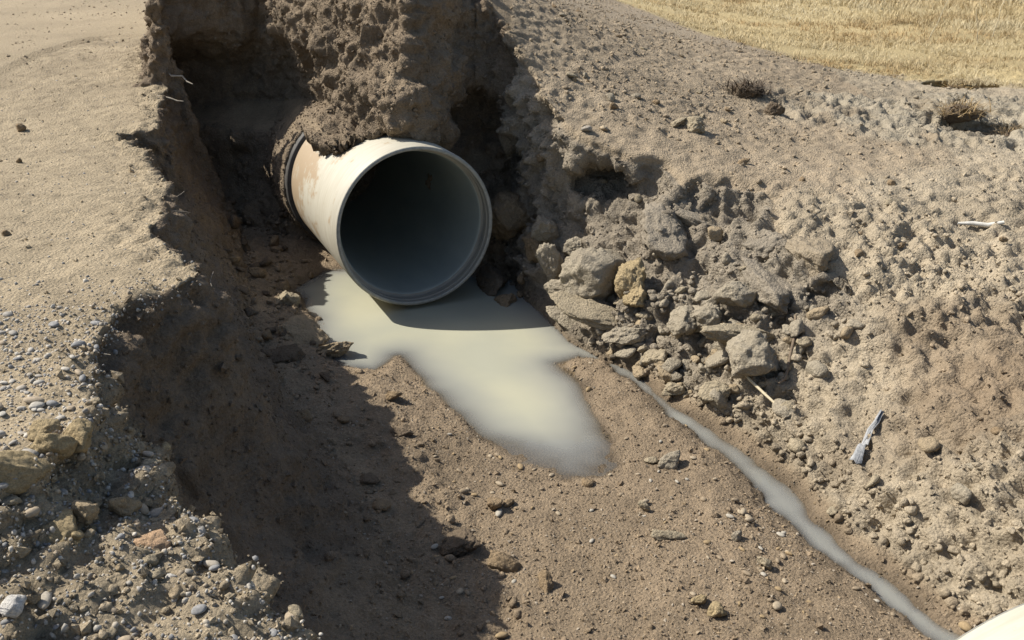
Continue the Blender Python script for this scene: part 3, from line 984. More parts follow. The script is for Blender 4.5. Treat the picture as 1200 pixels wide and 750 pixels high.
# ------------------------------------------------------------------ lumps one can point at
# (x, y, radius, tint, mesh seed, subdivisions, flat, squash, sink, label)
C_ = "clod"
LUMPS = [
    ("clod", -1.566, 6.066, .085, HEAPC, 1, 3, .85, (1, 1, 1), .18, "rounded tan clod standing alone in the corner of the pool left of the pipe"),
    ("clod", -1.454, 5.862, .050, TAN, 2, 2, .6, (1.3, .9, .8), .25, "small flat clod in front of the rounded tan clod by the pool"),
    ("clod", -1.335, 5.53, .150, TAN, 3, 3, .7, (1.1, 1, .8), .30, "large crumbling tan clod on the pool's edge next to the shade"),
    ("clod", -1.135, 5.395, .105, TAN, 4, 3, .7, (1.2, .9, .8), .30, "pitted tan clod with its foot in the pool beside the large crumbling one"),
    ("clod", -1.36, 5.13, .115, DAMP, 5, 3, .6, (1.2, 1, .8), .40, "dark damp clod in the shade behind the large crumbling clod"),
    ("boulder", 0.00, 6.86, .165, BROWN, 6, 3, .9, (1, 1, 1), .20, "brown earth boulder in the shade right of the pipe"),
    ("boulder", 0.06, 6.98, .150, BROWN, 7, 3, .9, (1, 1, 1), .10, "upper brown earth boulder resting on the one beside the pipe"),
    ("boulder", -0.05, 6.28, .100, BROWN, 8, 3, .7, (1.1, 1, .9), .05, "low brown lump standing in the shaded water right of the pipe mouth"),
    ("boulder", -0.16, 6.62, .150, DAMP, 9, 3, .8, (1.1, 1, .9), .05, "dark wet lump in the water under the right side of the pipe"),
    ("boulder", 0.19, 6.43, .120, BROWN, 10, 3, .9, (1, 1, 1), .25, "brown lump in the shade against the corner of the right bank"),
    ("boulder", 0.489, 5.718, .225, CLAY, 11, 3, .95, (1.1, .95, 1), .28, "big smooth grey clay lump at the foot of the right bank by the pool"),
    ("clod", 0.262, 6.10, .090, CLAY, 12, 3, 1.0, (.9, .8, 1.2), .15, "upright grey clay piece at the pool's right corner"),
    ("clod", 0.315, 5.93, .085, CLAY, 13, 3, .8, (1.1, .9, .9), .20, "grey clay clod in the water against the big smooth lump"),
    ("clod", 0.366, 5.80, .115, CLAY, 14, 3, .7, (1.2, .9, .8), .25, "split grey clod in front of the big smooth lump"),
    ("clod", 0.735, 5.50, .120, OCHRE, 15, 3, .9, (1, .9, 1.1), .20, "yellow crumbly clod right of the big smooth clay lump"),
    ("clod", 0.765, 5.37, .090, OCHRE, 16, 3, .8, (1, .9, .9), .25, "lower yellow crumbly clod just above the long flat slab"),
    ("slab", 0.565, 5.44, .215, HEAPC, 17, 3, .6, (1.35, .75, .42), .12, "long flat pale slab of clay reaching out over the pool's edge"),
    ("clod", 0.700, 5.24, .125, CLAY, 18, 3, .7, (1.2, .9, .8), .25, "broken grey clod below the long flat slab"),
    ("clod", 0.242, 6.36, .120, CLAY, 19, 3, .9, (.9, .9, 1), .35, "lit grey clod on the corner where the right bank meets the shade"),
    ("clod", 0.440, 6.15, .085, CLAY, 20, 3, .8, (1, 1, 1), .35, "grey clod above the big smooth clay lump"),
    ("slab", 1.300, 4.815, .150, HEAPC, 21, 3, .6, (1.3, .9, .7), .18, "pale flat-topped clay slab in the middle of the clod heap"),
    ("boulder", 1.295, 4.588, .155, CLAY, 22, 3, .9, (1, .9, 1), .18, "grey square-cut clay block in front of the flat-topped slab"),
    ("clod", 1.116, 5.046, .100, CLAY, 23, 3, .8, (1, 1, 1), .2, "angular grey clod at the upper end of the clod heap"),
    ("clod", 1.118, 4.565, .095, HEAPC, 24, 3, .7, (1.1, 1, .9), .15, "pale angular clod by the stream where the thin stick ends"),
    ("clod", 0.934, 4.778, .078, HEAPC, 25, 3, .7, (1, 1, .9), .15, "pale clod at the stream's edge below the clod heap"),
    ("boulder", 1.570, 5.429, .150, (0.240, 0.205, 0.155), 26, 3, .8, (1.1, .9, .8), 0.62, "grey clay block breaking off the lip of the right bank"),
    ("boulder", 1.749, 5.136, .170, (0.262, 0.215, 0.150), 27, 3, .8, (1.1, .95, .85), .52, "big tan rough lump on the lip of the right bank above the clod heap"),
    ("slab", 1.225, 5.832, .175, (0.240, 0.205, 0.155), 28, 3, .6, (1.3, .8, .6), 0.57, "smooth grey clay slab cracked loose high on the bank face"),
    ("boulder", 0.951, 5.736, .215, (0.240, 0.205, 0.155), 29, 3, .8, (1.1, .9, .8), 0.67, "broad rough grey lump bulging from the bank face beside the hollow"),
    ("boulder", 1.493, 5.050, .165, (0.240, 0.205, 0.155), 30, 3, .8, (1.2, .9, .8), 0.52, "grey clay block with a shaded side above the flat-topped slab"),
    ("clod", 1.283, 5.061, .110, CLAY, 31, 3, .8, (1, 1, 1), .25, "grey clod wedged behind the flat-topped slab"),
    ("clod", 1.007, 5.080, .090, CLAY, 32, 3, .8, (1.1, 1, .9), .2, "grey clod between the slab's heap and the yellow clods"),
    ("clod", 0.851, 5.038, .095, HEAPC, 33, 3, .7, (1.1, .9, .9), .2, "pale clod at the very start of the stream"),
    ("stone", 0.774, 4.003, .052, CLAY, 34, 3, .8, (1, .9, 1), .12, "grey lumpy stone on the gravel bar beside the stream"),
    ("clod", 0.690, 4.045, .038, HEAPC, 35, 2, .6, (1.2, .8, .8), .15, "flat pale clod next to the grey lumpy stone on the gravel bar"),
    ("clod", -0.666, 4.668, .055, BROWN, 36, 3, .6, (1.2, .9, .8), .2, "brown clod on the bed just inside the sun by the pool's tongue"),
    ("clod", -0.563, 4.239, .046, DAMP, 37, 3, .6, (1.2, .9, .8), .2, "dark clod lying on the line of the cliff's shadow"),
    ("clod", -0.232, 3.318, .100, DAMP, 38, 3, .5, (1.2, 1, .8), .35, "wide low dark clod on the bed inside the cliff's shadow"),
    ("clod", -0.028, 3.202, .060, BROWN, 39, 3, .7, (1, .9, .9), .2, "single brown clod at the tip of the cliff's shadow"),
    ("clod", -0.078, 3.630, .048, BROWN, 40, 3, .7, (1.1, .9, .9), .15, "small brown clod in the sun beside the step of the shadow"),
    ("clod", -0.015, 3.655, .030, BROWN, 41, 2, .7, (1.1, .9, .9), .15, "smallest of two brown clods in the sun beside the step of the shadow"),
    ("stone", 0.663, 3.383, .050, HEAPC, 42, 3, .5, (1.3, .8, .7), .2, "flat tan stone in the middle of the gravel bed"),
    ("stone", 1.040, 3.185, .034, HEAPC, 43, 3, .7, (1, .9, 1), .12, "pale blocky stone close to the lower stream"),
    ("stone", 0.967, 3.366, .028, CLAY, 44, 2, .8, (1, .9, 1), .12, "small grey stone above the pale blocky stone by the lower stream"),
    ("stone", 0.785, 2.894, .040, OCHRE, 45, 3, .7, (1.1, .9, .9), .12, "yellowish stone, larger of a pair on the near gravel bed"),
    ("stone", 0.730, 2.958, .032, OCHRE, 46, 3, .7, (1.1, .9, .9), .12, "yellowish stone, smaller of a pair on the near gravel bed"),
    ("clod", 0.137, 3.068, .046, BROWN, 47, 3, .6, (1.1, .9, .9), .2, "low brown clod on the sunny bed just past the shadow"),
    ("clod", 0.605, 3.610, .030, HEAPC, 48, 2, .7, (1.1, .9, .9), .15, "small pale clod below the end of the pool's tongue"),
    ("clod", 0.360, 3.854, .034, BROWN, 49, 2, .7, (1.2, .9, .8), .2, "brown clod at the tip of the pool's tongue"),
    ("clod", 1.298, 6.754, .085, HEAPC, 50, 3, .7, (1.2, .9, .9), .2, "pale clod lying on the slope above the right bank's lip"),
    ("clod", 1.190, 6.78, .060, HEAPC, 51, 3, .6, (1.4, .8, .8), .2, "low clod behind the pale one above the right bank's lip"),
    ("stone", 0.513, 6.429, .040, (0.36, 0.32, 0.26), 52, 2, .7, (1, 1, 1), .15, "whitish stone at the top of the bank above the dark hollow"),
    ("stone", 0.640, 6.52, .036, (0.38, 0.31, 0.21), 53, 2, .7, (1.2, .9, .8), .15, "cream stone beside the whitish one above the dark hollow"),
    ("clod", 0.735, 6.816, .036, BROWN, 54, 2, .8, (1, 1, 1), .15, "small brown clod on the upper slope above the cream stone"),
    ("clod", 2.073, 7.566, .085, DAMP, 55, 3, .7, (1.2, .9, .9), .2, "dark clod of sod just below the black dried bush"),
    ("clod", 1.567, 6.259, .036, BROWN, 56, 2, .8, (1, 1, 1), .15, "lone brown clod on the smooth slope above the grey slab"),
    ("clod", 2.497, 6.059, .030, BROWN, 57, 2, .8, (1, 1, 1), .15, "lone brown clod far along the smooth slope beyond the lip"),
    ("clod", -3.405, 6.513, .034, BROWN, 58, 2, .8, (1, 1, 1), .15, "largest brown clod on the flat top of the left bank"),
    ("clod", -2.981, 5.615, .024, BROWN, 59, 2, .8, (1, 1, 1), .15, "brown clod on the left bank in front of the largest one there"),
    ("clod", -2.140, 3.811, .022, BROWN, 60, 2, .8, (1, 1, 1), .15, "brown clod on the left bank where the gravel begins"),
    ("clod", -1.200, 2.118, .040, OCHRE, 61, 3, .7, (1.1, .9, .9), .2, "yellow clod sitting among the pebbles of the left bank"),
    ("clod", -1.185, 1.920, .060, OCHRE, 62, 3, .7, (1.2, .9, .9), .35, "yellow clod on the broken edge above the spoil heap, topmost one"),
    ("clod", -1.140, 2.030, .048, OCHRE, 63, 3, .8, (1.1, .9, .9), .3, "yellow clod in the broken edge under the pebbles"),
    ("clod", -1.100, 2.100, .045, OCHRE, 64, 3, .8, (1, 1, 1), .3, "yellow clod at the corner of the broken pebble edge"),
    ("clod", -1.060, 1.860, .058, OCHRE, 65, 3, .8, (1.1, .9, .9), .2, "largest yellow clod on the spoil heap below the pebbles"),
    ("clod", -1.030, 1.925, .036, TAN, 66, 3, .9, (1, .9, 1.1), .2, "tan clod leaning on the largest yellow clod of the spoil heap"),
    ("clod", -0.985, 2.02, .040, TAN, 67, 3, .8, (1, .9, 1), .2, "tan clod standing at the back of the spoil heap"),
    ("stone", -0.874, 1.903, .040, (0.40, 0.27, 0.165), 68, 3, .6, (1.3, .9, .8), .2, "reddish tan flat stone on the crest of the spoil heap"),
    ("stone", -1.045, 1.590, .034, (0.50, 0.475, 0.43), 69, 2, .8, (1, .9, .9), .15, "whitish rounded stone at the foot of the spoil heap"),
    ("stone", -0.800, 1.800, .015, (0.50, 0.475, 0.43), 70, 2, .8, (1.2, .8, .8), .1, "small whitish stone in the middle of the spoil heap"),
]
for nm, x, y, r, tint, sd, sub, flat, sq, sink, lab in LUMPS:
    zmax = 0.40 if nm == "boulder" and x < 0.3 else (0.62 if x < 0.3 and 6.0 < y < 6.6 and x > 0 else 9.0)
    place(nm, clod_mesh(sd, sub + (1 if sub == 3 and r > 0.075 else 0), tint, 12 if nm != "slab" else 14, 0.13, flat), x, y, r, lab, nm, None, zmax=zmax, sink=sink, squash=sq, seed=sd)


# ------------------------------------------------------------------ scattered lumps: places drawn over the skin by kind of earth
DEP = V[:, 1] * math.cos(math.radians(22.45)) + (2.46 - V[:, 2]) * math.sin(math.radians(22.45))
SEEN = (np.abs(V[:, 0]) < 0.68 * DEP + 0.3) & (DEP > 1.5)


def draw(weight, n, r=RNG):
    w = np.where(SEEN, weight, 0).astype(float)
    w /= w.sum()
    return r.choice(len(V), n, replace=False, p=w)


def spots(idx, seed):
    """Surface points beside the chosen vertices, off the lattice they sit on."""
    r = np.random.default_rng(seed)
    j = r.uniform(-0.9, 0.9, (len(idx), 3)) * VOX
    n = N[idx]
    return V[idx] + j - n * (j * n).sum(1, keepdims=True)


def power(n, lo, hi, k, r=RNG):
    u = r.uniform(0, 1, n)
    return lo * (1 - u * (1 - (lo / hi) ** k)) ** (-1 / k)


TINT_WORD = {CLAY: "grey clay", HEAPC: "pale dry", TAN: "tan", BROWN: "brown", DAMP: "dark damp", OCHRE: "yellowish"}
GREY_WORDS = ("pale grey", "buff", "mid grey", "whitish", "light brown", "blue-grey")
BED_WORDS = ("tan", "brown", "pale grey", "reddish brown")


def scatter_things(name, weight, n, lo, hi, k, tints, label, cat, group, sub=2, flat=0.75, sink=0.25, shape=clod_mesh, variants=14):
    idx = draw(weight, n)
    sz = np.sort(power(n, lo, hi, k))[::-1]
    for q, (i, s) in enumerate(zip(idx, sz)):
        r = random.Random(int(i))
        t = tints[r.randrange(len(tints))]
        me = shape(100 + r.randrange(variants), sub, t, flat=flat) if shape is clod_mesh else shape(r.randrange(variants), sub, t)
        o = add_obj(name, me)
        o.location = V[i] + N[i] * s * (0.55 - sink)
        e = Vector(N[i]).lerp(Vector((0, 0, 1)), 0.5).to_track_quat('Z', 'Y') @ Matrix.Rotation(r.uniform(0, 6.28), 4, 'Z').to_quaternion()
        o.rotation_euler = e.to_euler()
        o.scale = (s, s * r.uniform(0.8, 1.0), s * r.uniform(0.75, 1.1))
        tag(o, ("larger " if q < n // 3 else "smaller ") + TINT_WORD[t] + " " + label, cat, group)


def pebble_mesh(k, sub, tint):
    key = ("pebble", k, sub, tint)
    if key not in _cache:
        p, f = pebble_shape(k, sub)
        me = mesh_np("pebble", p, f, True)
        set_color(me, np.tile(np.array(tint), (len(p), 1)))
        me.materials.append(M_STONE)
        _cache[key] = me
    return _cache[key]


def stone_material():
    m, nt, b = new_mat("stone")
    L = nt.links.new
    at = nt.nodes.new("ShaderNodeAttribute"); at.attribute_name = "tint"
    geo = nt.nodes.new("ShaderNodeNewGeometry")
    n = nt.nodes.new("ShaderNodeTexNoise"); n.inputs["Scale"].default_value = 120; n.inputs["Detail"].default_value = 5; n.inputs["Roughness"].default_value = 0.7
    L(geo.outputs["Position"], n.inputs["Vector"])
    r = nt.nodes.new("ShaderNodeMapRange"); r.inputs["From Min"].default_value = 0.3; r.inputs["From Max"].default_value = 0.7
    r.inputs["To Min"].default_value = 0.72; r.inputs["To Max"].default_value = 1.2
    L(n.outputs["Fac"], r.inputs["Value"])
    mx = nt.nodes.new("ShaderNodeVectorMath"); mx.operation = 'SCALE'
    L(at.outputs["Color"], mx.inputs[0]); L(r.outputs[0], mx.inputs["Scale"]); L(mx.outputs[0], b.inputs["Base Color"])
    bp = nt.nodes.new("ShaderNodeBump"); bp.inputs["Strength"].default_value = 0.3; bp.inputs["Distance"].default_value = 0.004
    L(n.outputs["Fac"], bp.inputs["Height"]); L(bp.outputs[0], b.inputs["Normal"])
    b.inputs["Roughness"].default_value = 0.85
    b.inputs["Specular IOR Level"].default_value = 0.25
    return m


M_STONE = stone_material()

vx, vy, vz = V[:, 0], V[:, 1], V[:, 2]
g2 = lambda cx, cy, rx, ry: np.exp(-((vx - cx) / rx) ** 2 - ((vy - cy) / ry) ** 2)
bank_ok = (bank_s > 0.02) & (vx > 0.2)
heap_w = bank_ok * (g2(1.05, 4.95, 0.42, 0.42) + 0.8 * g2(0.75, 5.25, 0.25, 0.25) + 0.5 * g2(1.5, 4.75, 0.3, 0.35)) * (bank_s < 0.75)
scatter_things("clod", heap_w, 105, 0.034, 0.085, 1.5, (CLAY, HEAPC, CLAY, TAN), "clod in the tumbled heap at the foot of the right bank", "clod",
               "clods tumbled at the foot of the right bank", sub=2, sink=0.12)
slope_w = bank_ok * (vy > 2.8) * (0.4 + 1.6 * patch) * (1.6 - 0.9 * (vy > 5.6)) * (vx < 3.6)
scatter_things("clod", slope_w, 55, 0.024, 0.060, 1.8, (CLAY, HEAPC, TAN, BROWN), "clod lying loose on the open slope of the right bank", "clod",
               "clods on the open slope of the right bank", sub=2, sink=0.2)
foot_w = sstep(0.4, 0.05, np.abs(vx - foot_x(vy) - 0.12)) * (vz < 0.35) * (vy > 3.0) * (vy < 7.8) * (vx < 0) * (0.4 + sstep(4.5, 5.5, vy))
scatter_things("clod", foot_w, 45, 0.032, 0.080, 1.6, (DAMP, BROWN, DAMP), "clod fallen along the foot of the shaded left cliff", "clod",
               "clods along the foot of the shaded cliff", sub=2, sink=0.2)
heapn_w = heap * (vx < 0.2) * (vz > 0.75) * (N[:, 2] > 0.3)
scatter_things("clod", heapn_w, 35, 0.014, 0.030, 1.7, (HEAPC, TAN, HEAPC, OCHRE), "clod on the spoil heap below the pebble bank", "clod",
               "clods on the spoil heap", sub=2, sink=0.15)
recess_w = (vy > 6.3) * (vx > -0.35) * (vx < 0.3) * (vz < 0.5) * (N[:, 2] > 0.2)
scatter_things("clod", recess_w, 14, 0.04, 0.08, 1.5, (BROWN, DAMP), "clod piled in the shaded recess right of the pipe", "clod",
               "clods piled right of the pipe", sub=2, sink=0.2)
GREYS = ((0.36, 0.33, 0.277), (0.33, 0.29, 0.23), (0.28, 0.258, 0.222), (0.41, 0.375, 0.315), (0.31, 0.25, 0.175), (0.22, 0.215, 0.205))
TINT_WORD.update(dict(zip(GREYS, GREY_WORDS)))
grav = on_left * (sstep(3.5, 2.4, vy + 0.35 * med) * (vy > 1.4) + 0.02)
scatter_things("pebble", grav * sstep(3.0, 2.3, vy) * (1 - 0.8 * heap), 300, 0.009, 0.028, 2.4, GREYS, "pebble in the gravel patch on the left bank's edge", "pebble",
               "pebbles on the left bank", sub=2, sink=0.25, shape=pebble_mesh, variants=10)
bar_w = bedw * (np.minimum(pool_d, strm_e) > 0.03) * (vx > -0.4) * (vy < 5.2) * (0.3 + 0.7 * sstep(0.0, 0.5, vnoise(V, 0.5, 77) + 0.4))
BEDS = ((0.30, 0.245, 0.17), (0.23, 0.18, 0.12), (0.33, 0.30, 0.245), (0.26, 0.19, 0.105))
TINT_WORD.update(dict(zip(BEDS, BED_WORDS)))
scatter_things("stone", bar_w, 220, 0.010, 0.026, 2.4, BEDS, "stone lying loose on the sunny gravel bed between pool and stream", "stone",
               "small stones on the gravel bed", sub=1, sink=0.2, shape=pebble_mesh, variants=10)


# ------------------------------------------------------------------ the uncountable rest
def field_z(x, y):
    e = uncut(np.clip(x, -12, 9), np.clip(y, 0, 14))
    far = np.clip(np.hypot(np.maximum(x - 7, 0), np.maximum(y - 14, 0)), 0, 60)
    return e + 0.03 * far + 0.10 * n2(x, y, 5.0, 3, 8) * sstep(0.5, 4, far)


def far_grains():
    r = np.random.default_rng(77)
    x = np.concatenate([r.uniform(-9.5, -3.6, 2600), r.uniform(-1.0, 3.6, 7000)])
    y = np.concatenate([4.5 + 11 * r.uniform(0, 1, 2600) ** 1.4, r.uniform(10.1, 15, 7000)])
    left_ = x < -3.5
    ok = np.where(left_, (x < -4.15) | (y > 10.3), y < np.interp(x, GRASS_X[:, 0], GRASS_X[:, 1]) + 0.2) & (x < 0.62 * y) & (x > -0.62 * y - 1)
    x, y = x[ok], y[ok]
    return np.c_[x, y, field_z(x, y) + 0.006]


OCTA_V = np.array([(1, 0, 0), (-1, 0, 0), (0, 1, 0), (0, -1, 0), (0, 0, 1), (0, 0, -1)], float)
OCTA_F = np.array([(0, 2, 4), (2, 1, 4), (1, 3, 4), (3, 0, 4), (2, 0, 5), (1, 2, 5), (3, 1, 5), (0, 3, 5)])


def merge_scatter(name, idx, sizes, tints, mat, sink=0.2, rounded=False, seed=1, extra=None):
    """All grains of one kind as one mesh; every grain a roughly cut or rounded lump."""
    r = np.random.default_rng(seed)
    d, f = ICO[0] if rounded else (OCTA_V, OCTA_F)
    kv = len(d)
    n = len(idx)
    q = r.normal(size=(n, 4)); q /= np.linalg.norm(q, axis=1, keepdims=True)
    a, b, c, e = q.T
    Rm = np.stack([np.stack([1 - 2 * (c * c + e * e), 2 * (b * c - e * a), 2 * (b * e + c * a)], 1),
                   np.stack([2 * (b * c + e * a), 1 - 2 * (b * b + e * e), 2 * (c * e - b * a)], 1),
                   np.stack([2 * (b * e - c * a), 2 * (c * e + b * a), 1 - 2 * (b * b + c * c)], 1)], 1)
    jit = r.uniform(0.75, 1.15, (n, kv)) if rounded else r.uniform(0.6, 1.3, (n, kv))
    sc = np.stack([np.ones(n), r.uniform(0.65, 1, n), r.uniform(0.45, 0.8, n)], 1)
    p = d[None] * jit[:, :, None] * sc[:, None, :]
    p = np.einsum('nij,nkj->nki', Rm, p) * sizes[:, None, None]
    p = p + (spots(idx, seed) + N[idx] * (sizes * (0.5 - sink))[:, None])[:, None, :]
    if extra is not None:                               # grains on the land beyond the modelled trench
        m = len(extra)
        e_ = d[None] * r.uniform(0.6, 1.3, (m, kv))[:, :, None] * np.array([1, 0.85, 0.6]) * (0.006 + 0.018 * r.uniform(0, 1, (m, 1, 1)) ** 3)
        p = np.concatenate([p, e_ + extra[:, None, :]])
        tints = np.concatenate([tints, np.array([[0.30, 0.24, 0.165]]) * r.uniform(0.75, 1.25, (m, 1))])
        n += m
    ff = f[None] + (np.arange(n) * kv)[:, None, None]
    me = mesh_np(name, p.reshape(-1, 3), ff.reshape(-1, 3), rounded)
    set_color(me, np.repeat(np.clip(tints, 0.01, 0.75), kv, axis=0))
    return tag(add_obj(name, me, mat), kind="stuff")


def grey_tints(n, palette, seed):
    r = np.random.default_rng(seed)
    return np.array(palette)[r.integers(0, len(palette), n)] * r.uniform(0.8, 1.2, (n, 1))


def merge_clods(name, groups, mat, seed):
    r = np.random.default_rng(seed)
    shapes = [clod_shape(200 + k, 1, 9, 0.15, 0.75) for k in range(12)]
    vs, fs, cs, o = [], [], [], 0
    for idx, sz in groups:
        for i, s_ in zip(idx, sz):
            p, f = shapes[r.integers(12)]
            M3 = np.array(Matrix.Rotation(r.uniform(0, 6.28), 3, 'Z') @ Matrix.Rotation(r.uniform(-0.7, 0.7), 3, 'X'))
            vs.append(p @ M3.T * s_ + V[i] + N[i] * s_ * 0.25)
            fs.append(f + o); o += len(p)
            cs.append(np.tile(col[i] * r.uniform(0.9, 1.2), (len(p), 1)))
    me = mesh_np(name, np.concatenate(vs), np.concatenate(fs), True)
    set_color(me, np.clip(np.concatenate(cs), 0.02, 0.7))
    return tag(add_obj(name, me, mat), kind="stuff")


rub = []
for w_, n_, lo_, hi_ in ((heap_w, 420, 0.012, 0.034), (slope_w, 900, 0.009, 0.026), (foot_w, 260, 0.012, 0.032), (heapn_w, 260, 0.006, 0.015), (recess_w, 60, 0.015, 0.04),
                         (backw * (vz > 0.9) * (vx > -1.7) * (vx < 0.0), 420, 0.008, 0.024), (rbank * (vy > 5.6) * (1 - grassw), 420, 0.010, 0.028),
                         (bank_ok * (bank_s < 0.22) * (vy < 4.6) * (vy > 2.5), 300, 0.010, 0.030), (foot_zone * (vy > 2.4), 260, 0.010, 0.030)):
    i_ = draw(w_, n_); rub.append((i_, power(n_, lo_, hi_, 1.9)))
merge_clods("clod_rubble", rub, M_CLOD, 6)
near_w = 1.0 / np.clip(DEP, 1.5, 12) ** 0.6
i = draw(grav * near_w * (1 - 0.75 * heap) * (0.25 + 1.6 * sstep(3.1, 2.5, vy)), 9000)
merge_scatter("fine_gravel", i, power(len(i), 0.0035, 0.012, 2.2), grey_tints(len(i), GREYS, 3), M_STONE, sink=0.45, rounded=True, seed=3)
i = draw((bedw * (np.minimum(pool_d, strm_e) > -0.01) * (vy < 5.6) * (0.25 + patch) * near_w).clip(0), 15000)
merge_scatter("bed_gravel", i, power(len(i), 0.0035, 0.013, 2.4), (0.5 * grey_tints(len(i), BEDS, 4) + 0.5 * col[i] * 1.15) * (1 - 0.3 * wet[i])[:, None], M_STONE, sink=0.3, seed=4)
cw = (rbank * (0.6 + 1.2 * patch) * (0.5 + 0.9 * low_slope) + 2.4 * backw + 1.0 * cliff + 0.9 * bedw * (np.minimum(pool_d, strm_e) > 0.02) + 0.5 * on_left * near_rim + 0.10 * on_left + 2.5 * heap + 0.8 * scarp) * near_w * (1 - grassw)
i = draw(cw, 68000)
merge_scatter("soil_crumbs", i, power(len(i), 0.004, 0.026, 2.2), col[i] * RNG.uniform(0.85, 1.2, (len(i), 1)), M_CLOD, sink=0.3, seed=5, extra=far_grains())


# ================================================================== dry grass, bushes, sticks
def grass_material(name, c0, c1):
    m, nt, b = new_mat(name)
    L = nt.links.new
    at = nt.nodes.new("ShaderNodeAttribute"); at.attribute_name = "tint"
    L(at.outputs["Color"], b.inputs["Base Color"])
    b.inputs["Roughness"].default_value = 0.7
    b.inputs["Specular IOR Level"].default_value = 0.2
    return m


M_GRASS = grass_material("dry_grass_blade", None, None)


def blades(name, base, height, lean, width, tint, seed):
    """Bent blades of three segments, one mesh."""
    r = np.random.default_rng(seed)
    n = len(base)
    az = r.uniform(0, 2 * math.pi, n)
    dirv = np.stack([np.cos(az), np.sin(az), np.zeros(n)], 1)
    side = np.stack([-np.sin(az + r.uniform(-1, 1, n)), np.cos(az), np.zeros(n)], 1)
    side /= np.linalg.norm(side, axis=1, keepdims=True)
    pts = []
    for t in (0, 0.5, 1.0):
        c = base + dirv * (lean * height * t ** 1.6)[:, None] + np.array([0, 0, 1]) * (height * t * (1 - 0.25 * lean * t))[:, None]
        w = width * (1 - 0.75 * t)
        pts += [c - side * w[:, None], c + side * w[:, None]]
    v = np.stack(pts, 1)
    f = np.array([[0, 1, 3, 2], [2, 3, 5, 4]])
    ff = f[None] + (np.arange(n) * 6)[:, None, None]
    me = mesh_np(name, v.reshape(-1, 3), ff.reshape(-1, 4), True)
    set_color(me, np.repeat(tint, 6, axis=0))
    return me


gr = np.random.default_rng(21)
dgx = np.array([V[:, 0].min(), V[:, 0].max()])


def grass_points(n, y1):
    """Places on the field, thicker towards the viewer's end, grown in clumps."""
    out = []
    while sum(len(o) for o in out) < n:
        y = 8.3 + (y1 - 8.3) * gr.uniform(0, 1, n) ** 1.5
        x = gr.uniform(1.0, 0.66 * y + 1.0, n)
        cl = n2(x, y, 0.45, 2, 31)
        line = np.interp(x, GRASS_X[:, 0], GRASS_X[:, 1])
        ok = (y > line + 0.25 * n2(x, y, 0.5, 2, 32)) & (gr.uniform(0, 1, n) < 0.55 + 0.8 * cl)
        out.append(np.stack([x[ok], y[ok]], 1))
    return np.concatenate(out)[:n]


gp = grass_points(15000, 24.0)
nb = 5
bp_ = np.repeat(gp, nb, axis=0) + gr.normal(0, 0.035, (len(gp) * nb, 2))
bz = field_z(bp_[:, 0], bp_[:, 1])
tall = sstep(11.0, 15.0, bp_[:, 1]) * sstep(3.0, 7.0, bp_[:, 0]) * (0.6 + 0.8 * n2(bp_[:, 0], bp_[:, 1], 1.5, 2, 41))
hh = gr.uniform(0.03, 0.09, len(bp_)) + np.clip(tall, 0, 1.2) * gr.uniform(0.05, 0.32, len(bp_))
tone = 0.5 + 0.5 * n2(bp_[:, 0], bp_[:, 1], 1.1, 3, 43)
pal = np.array([0.43, 0.34, 0.18])[None] * tone[:, None] + np.array([0.50, 0.43, 0.28])[None] * (1 - tone[:, None])
och = sstep(-0.15, 0.3, n2(bp_[:, 0], bp_[:, 1] * 1.8, 1.7, 3, 47)) * (1 - np.clip(tall, 0, 1))
pal = pal * (1 - 0.9 * och[:, None]) + np.array([0.31, 0.205, 0.085])[None] * 0.9 * och[:, None]
pal = pal * gr.uniform(0.75, 1.2, (len(bp_), 1))
me = blades("dry_grass", np.c_[bp_, bz - 0.01], hh, gr.uniform(0.3, 1.5, len(bp_)), np.clip(gp.repeat(nb, 0)[:, 1] * 0.00028, 0.0025, 0.006), pal, 5)
tag(add_obj("dry_grass", me, M_GRASS), kind="stuff")


def tube(name, pts, radii, mat, parent=None, seg=7):
    P = [Vector(p) for p in pts]
    vs, fs = [], []
    for k, p in enumerate(P):
        d = (P[min(k + 1, len(P) - 1)] - P[max(k - 1, 0)]).normalized()
        u = d.orthogonal().normalized(); w = d.cross(u)
        for j in range(seg):
            a = 2 * math.pi * j / seg
            vs.append(p + (u * math.cos(a) + w * math.sin(a)) * radii[k])
    for k in range(len(P) - 1):
        for j in range(seg):
            j2 = (j + 1) % seg
            fs.append((k * seg + j, k * seg + j2, (k + 1) * seg + j2, (k + 1) * seg + j))
    return add_obj(name, mesh_np(name, np.array([tuple(v) for v in vs]), np.array(fs), True), mat, parent)


def bend(a, b, n, wob, seed, sag=0.0):
    r = random.Random(seed)
    a, b = Vector(a), Vector(b)
    out = []
    for k in range(n):
        t = k / (n - 1)
        p = a.lerp(b, t)
        amp = wob * math.sin(math.pi * t)
        p += Vector((r.uniform(-1, 1), r.uniform(-1, 1), r.uniform(-1, 1))) * amp
        p.z -= sag * math.sin(math.pi * t)
        out.append(p)
    return out


M_STRAW = plain_noise_material("pale_straw", (0.42, 0.35, 0.22), (0.52, 0.45, 0.31), 0.7, 30)
M_TWIG = plain_noise_material("grey_twig", (0.20, 0.165, 0.12), (0.33, 0.285, 0.22), 0.8, 40)
M_ROOT = plain_noise_material("dark_root", (0.10, 0.072, 0.045), (0.17, 0.125, 0.08), 0.85, 40)
M_STRIP = plain_noise_material("faded_strip", (0.20, 0.205, 0.205), (0.33, 0.33, 0.325), 0.6, 40, bump=0.5)
M_BONE = plain_noise_material("bleached_wood", (0.42, 0.40, 0.35), (0.55, 0.53, 0.47), 0.6, 20)


def on_ground(pts, lift):
    out = []
    for x, y, *z in pts:
        i = surf(x, y)
        out.append((x, y, (V[i, 2] if i is not None else 0) + lift))
    return out


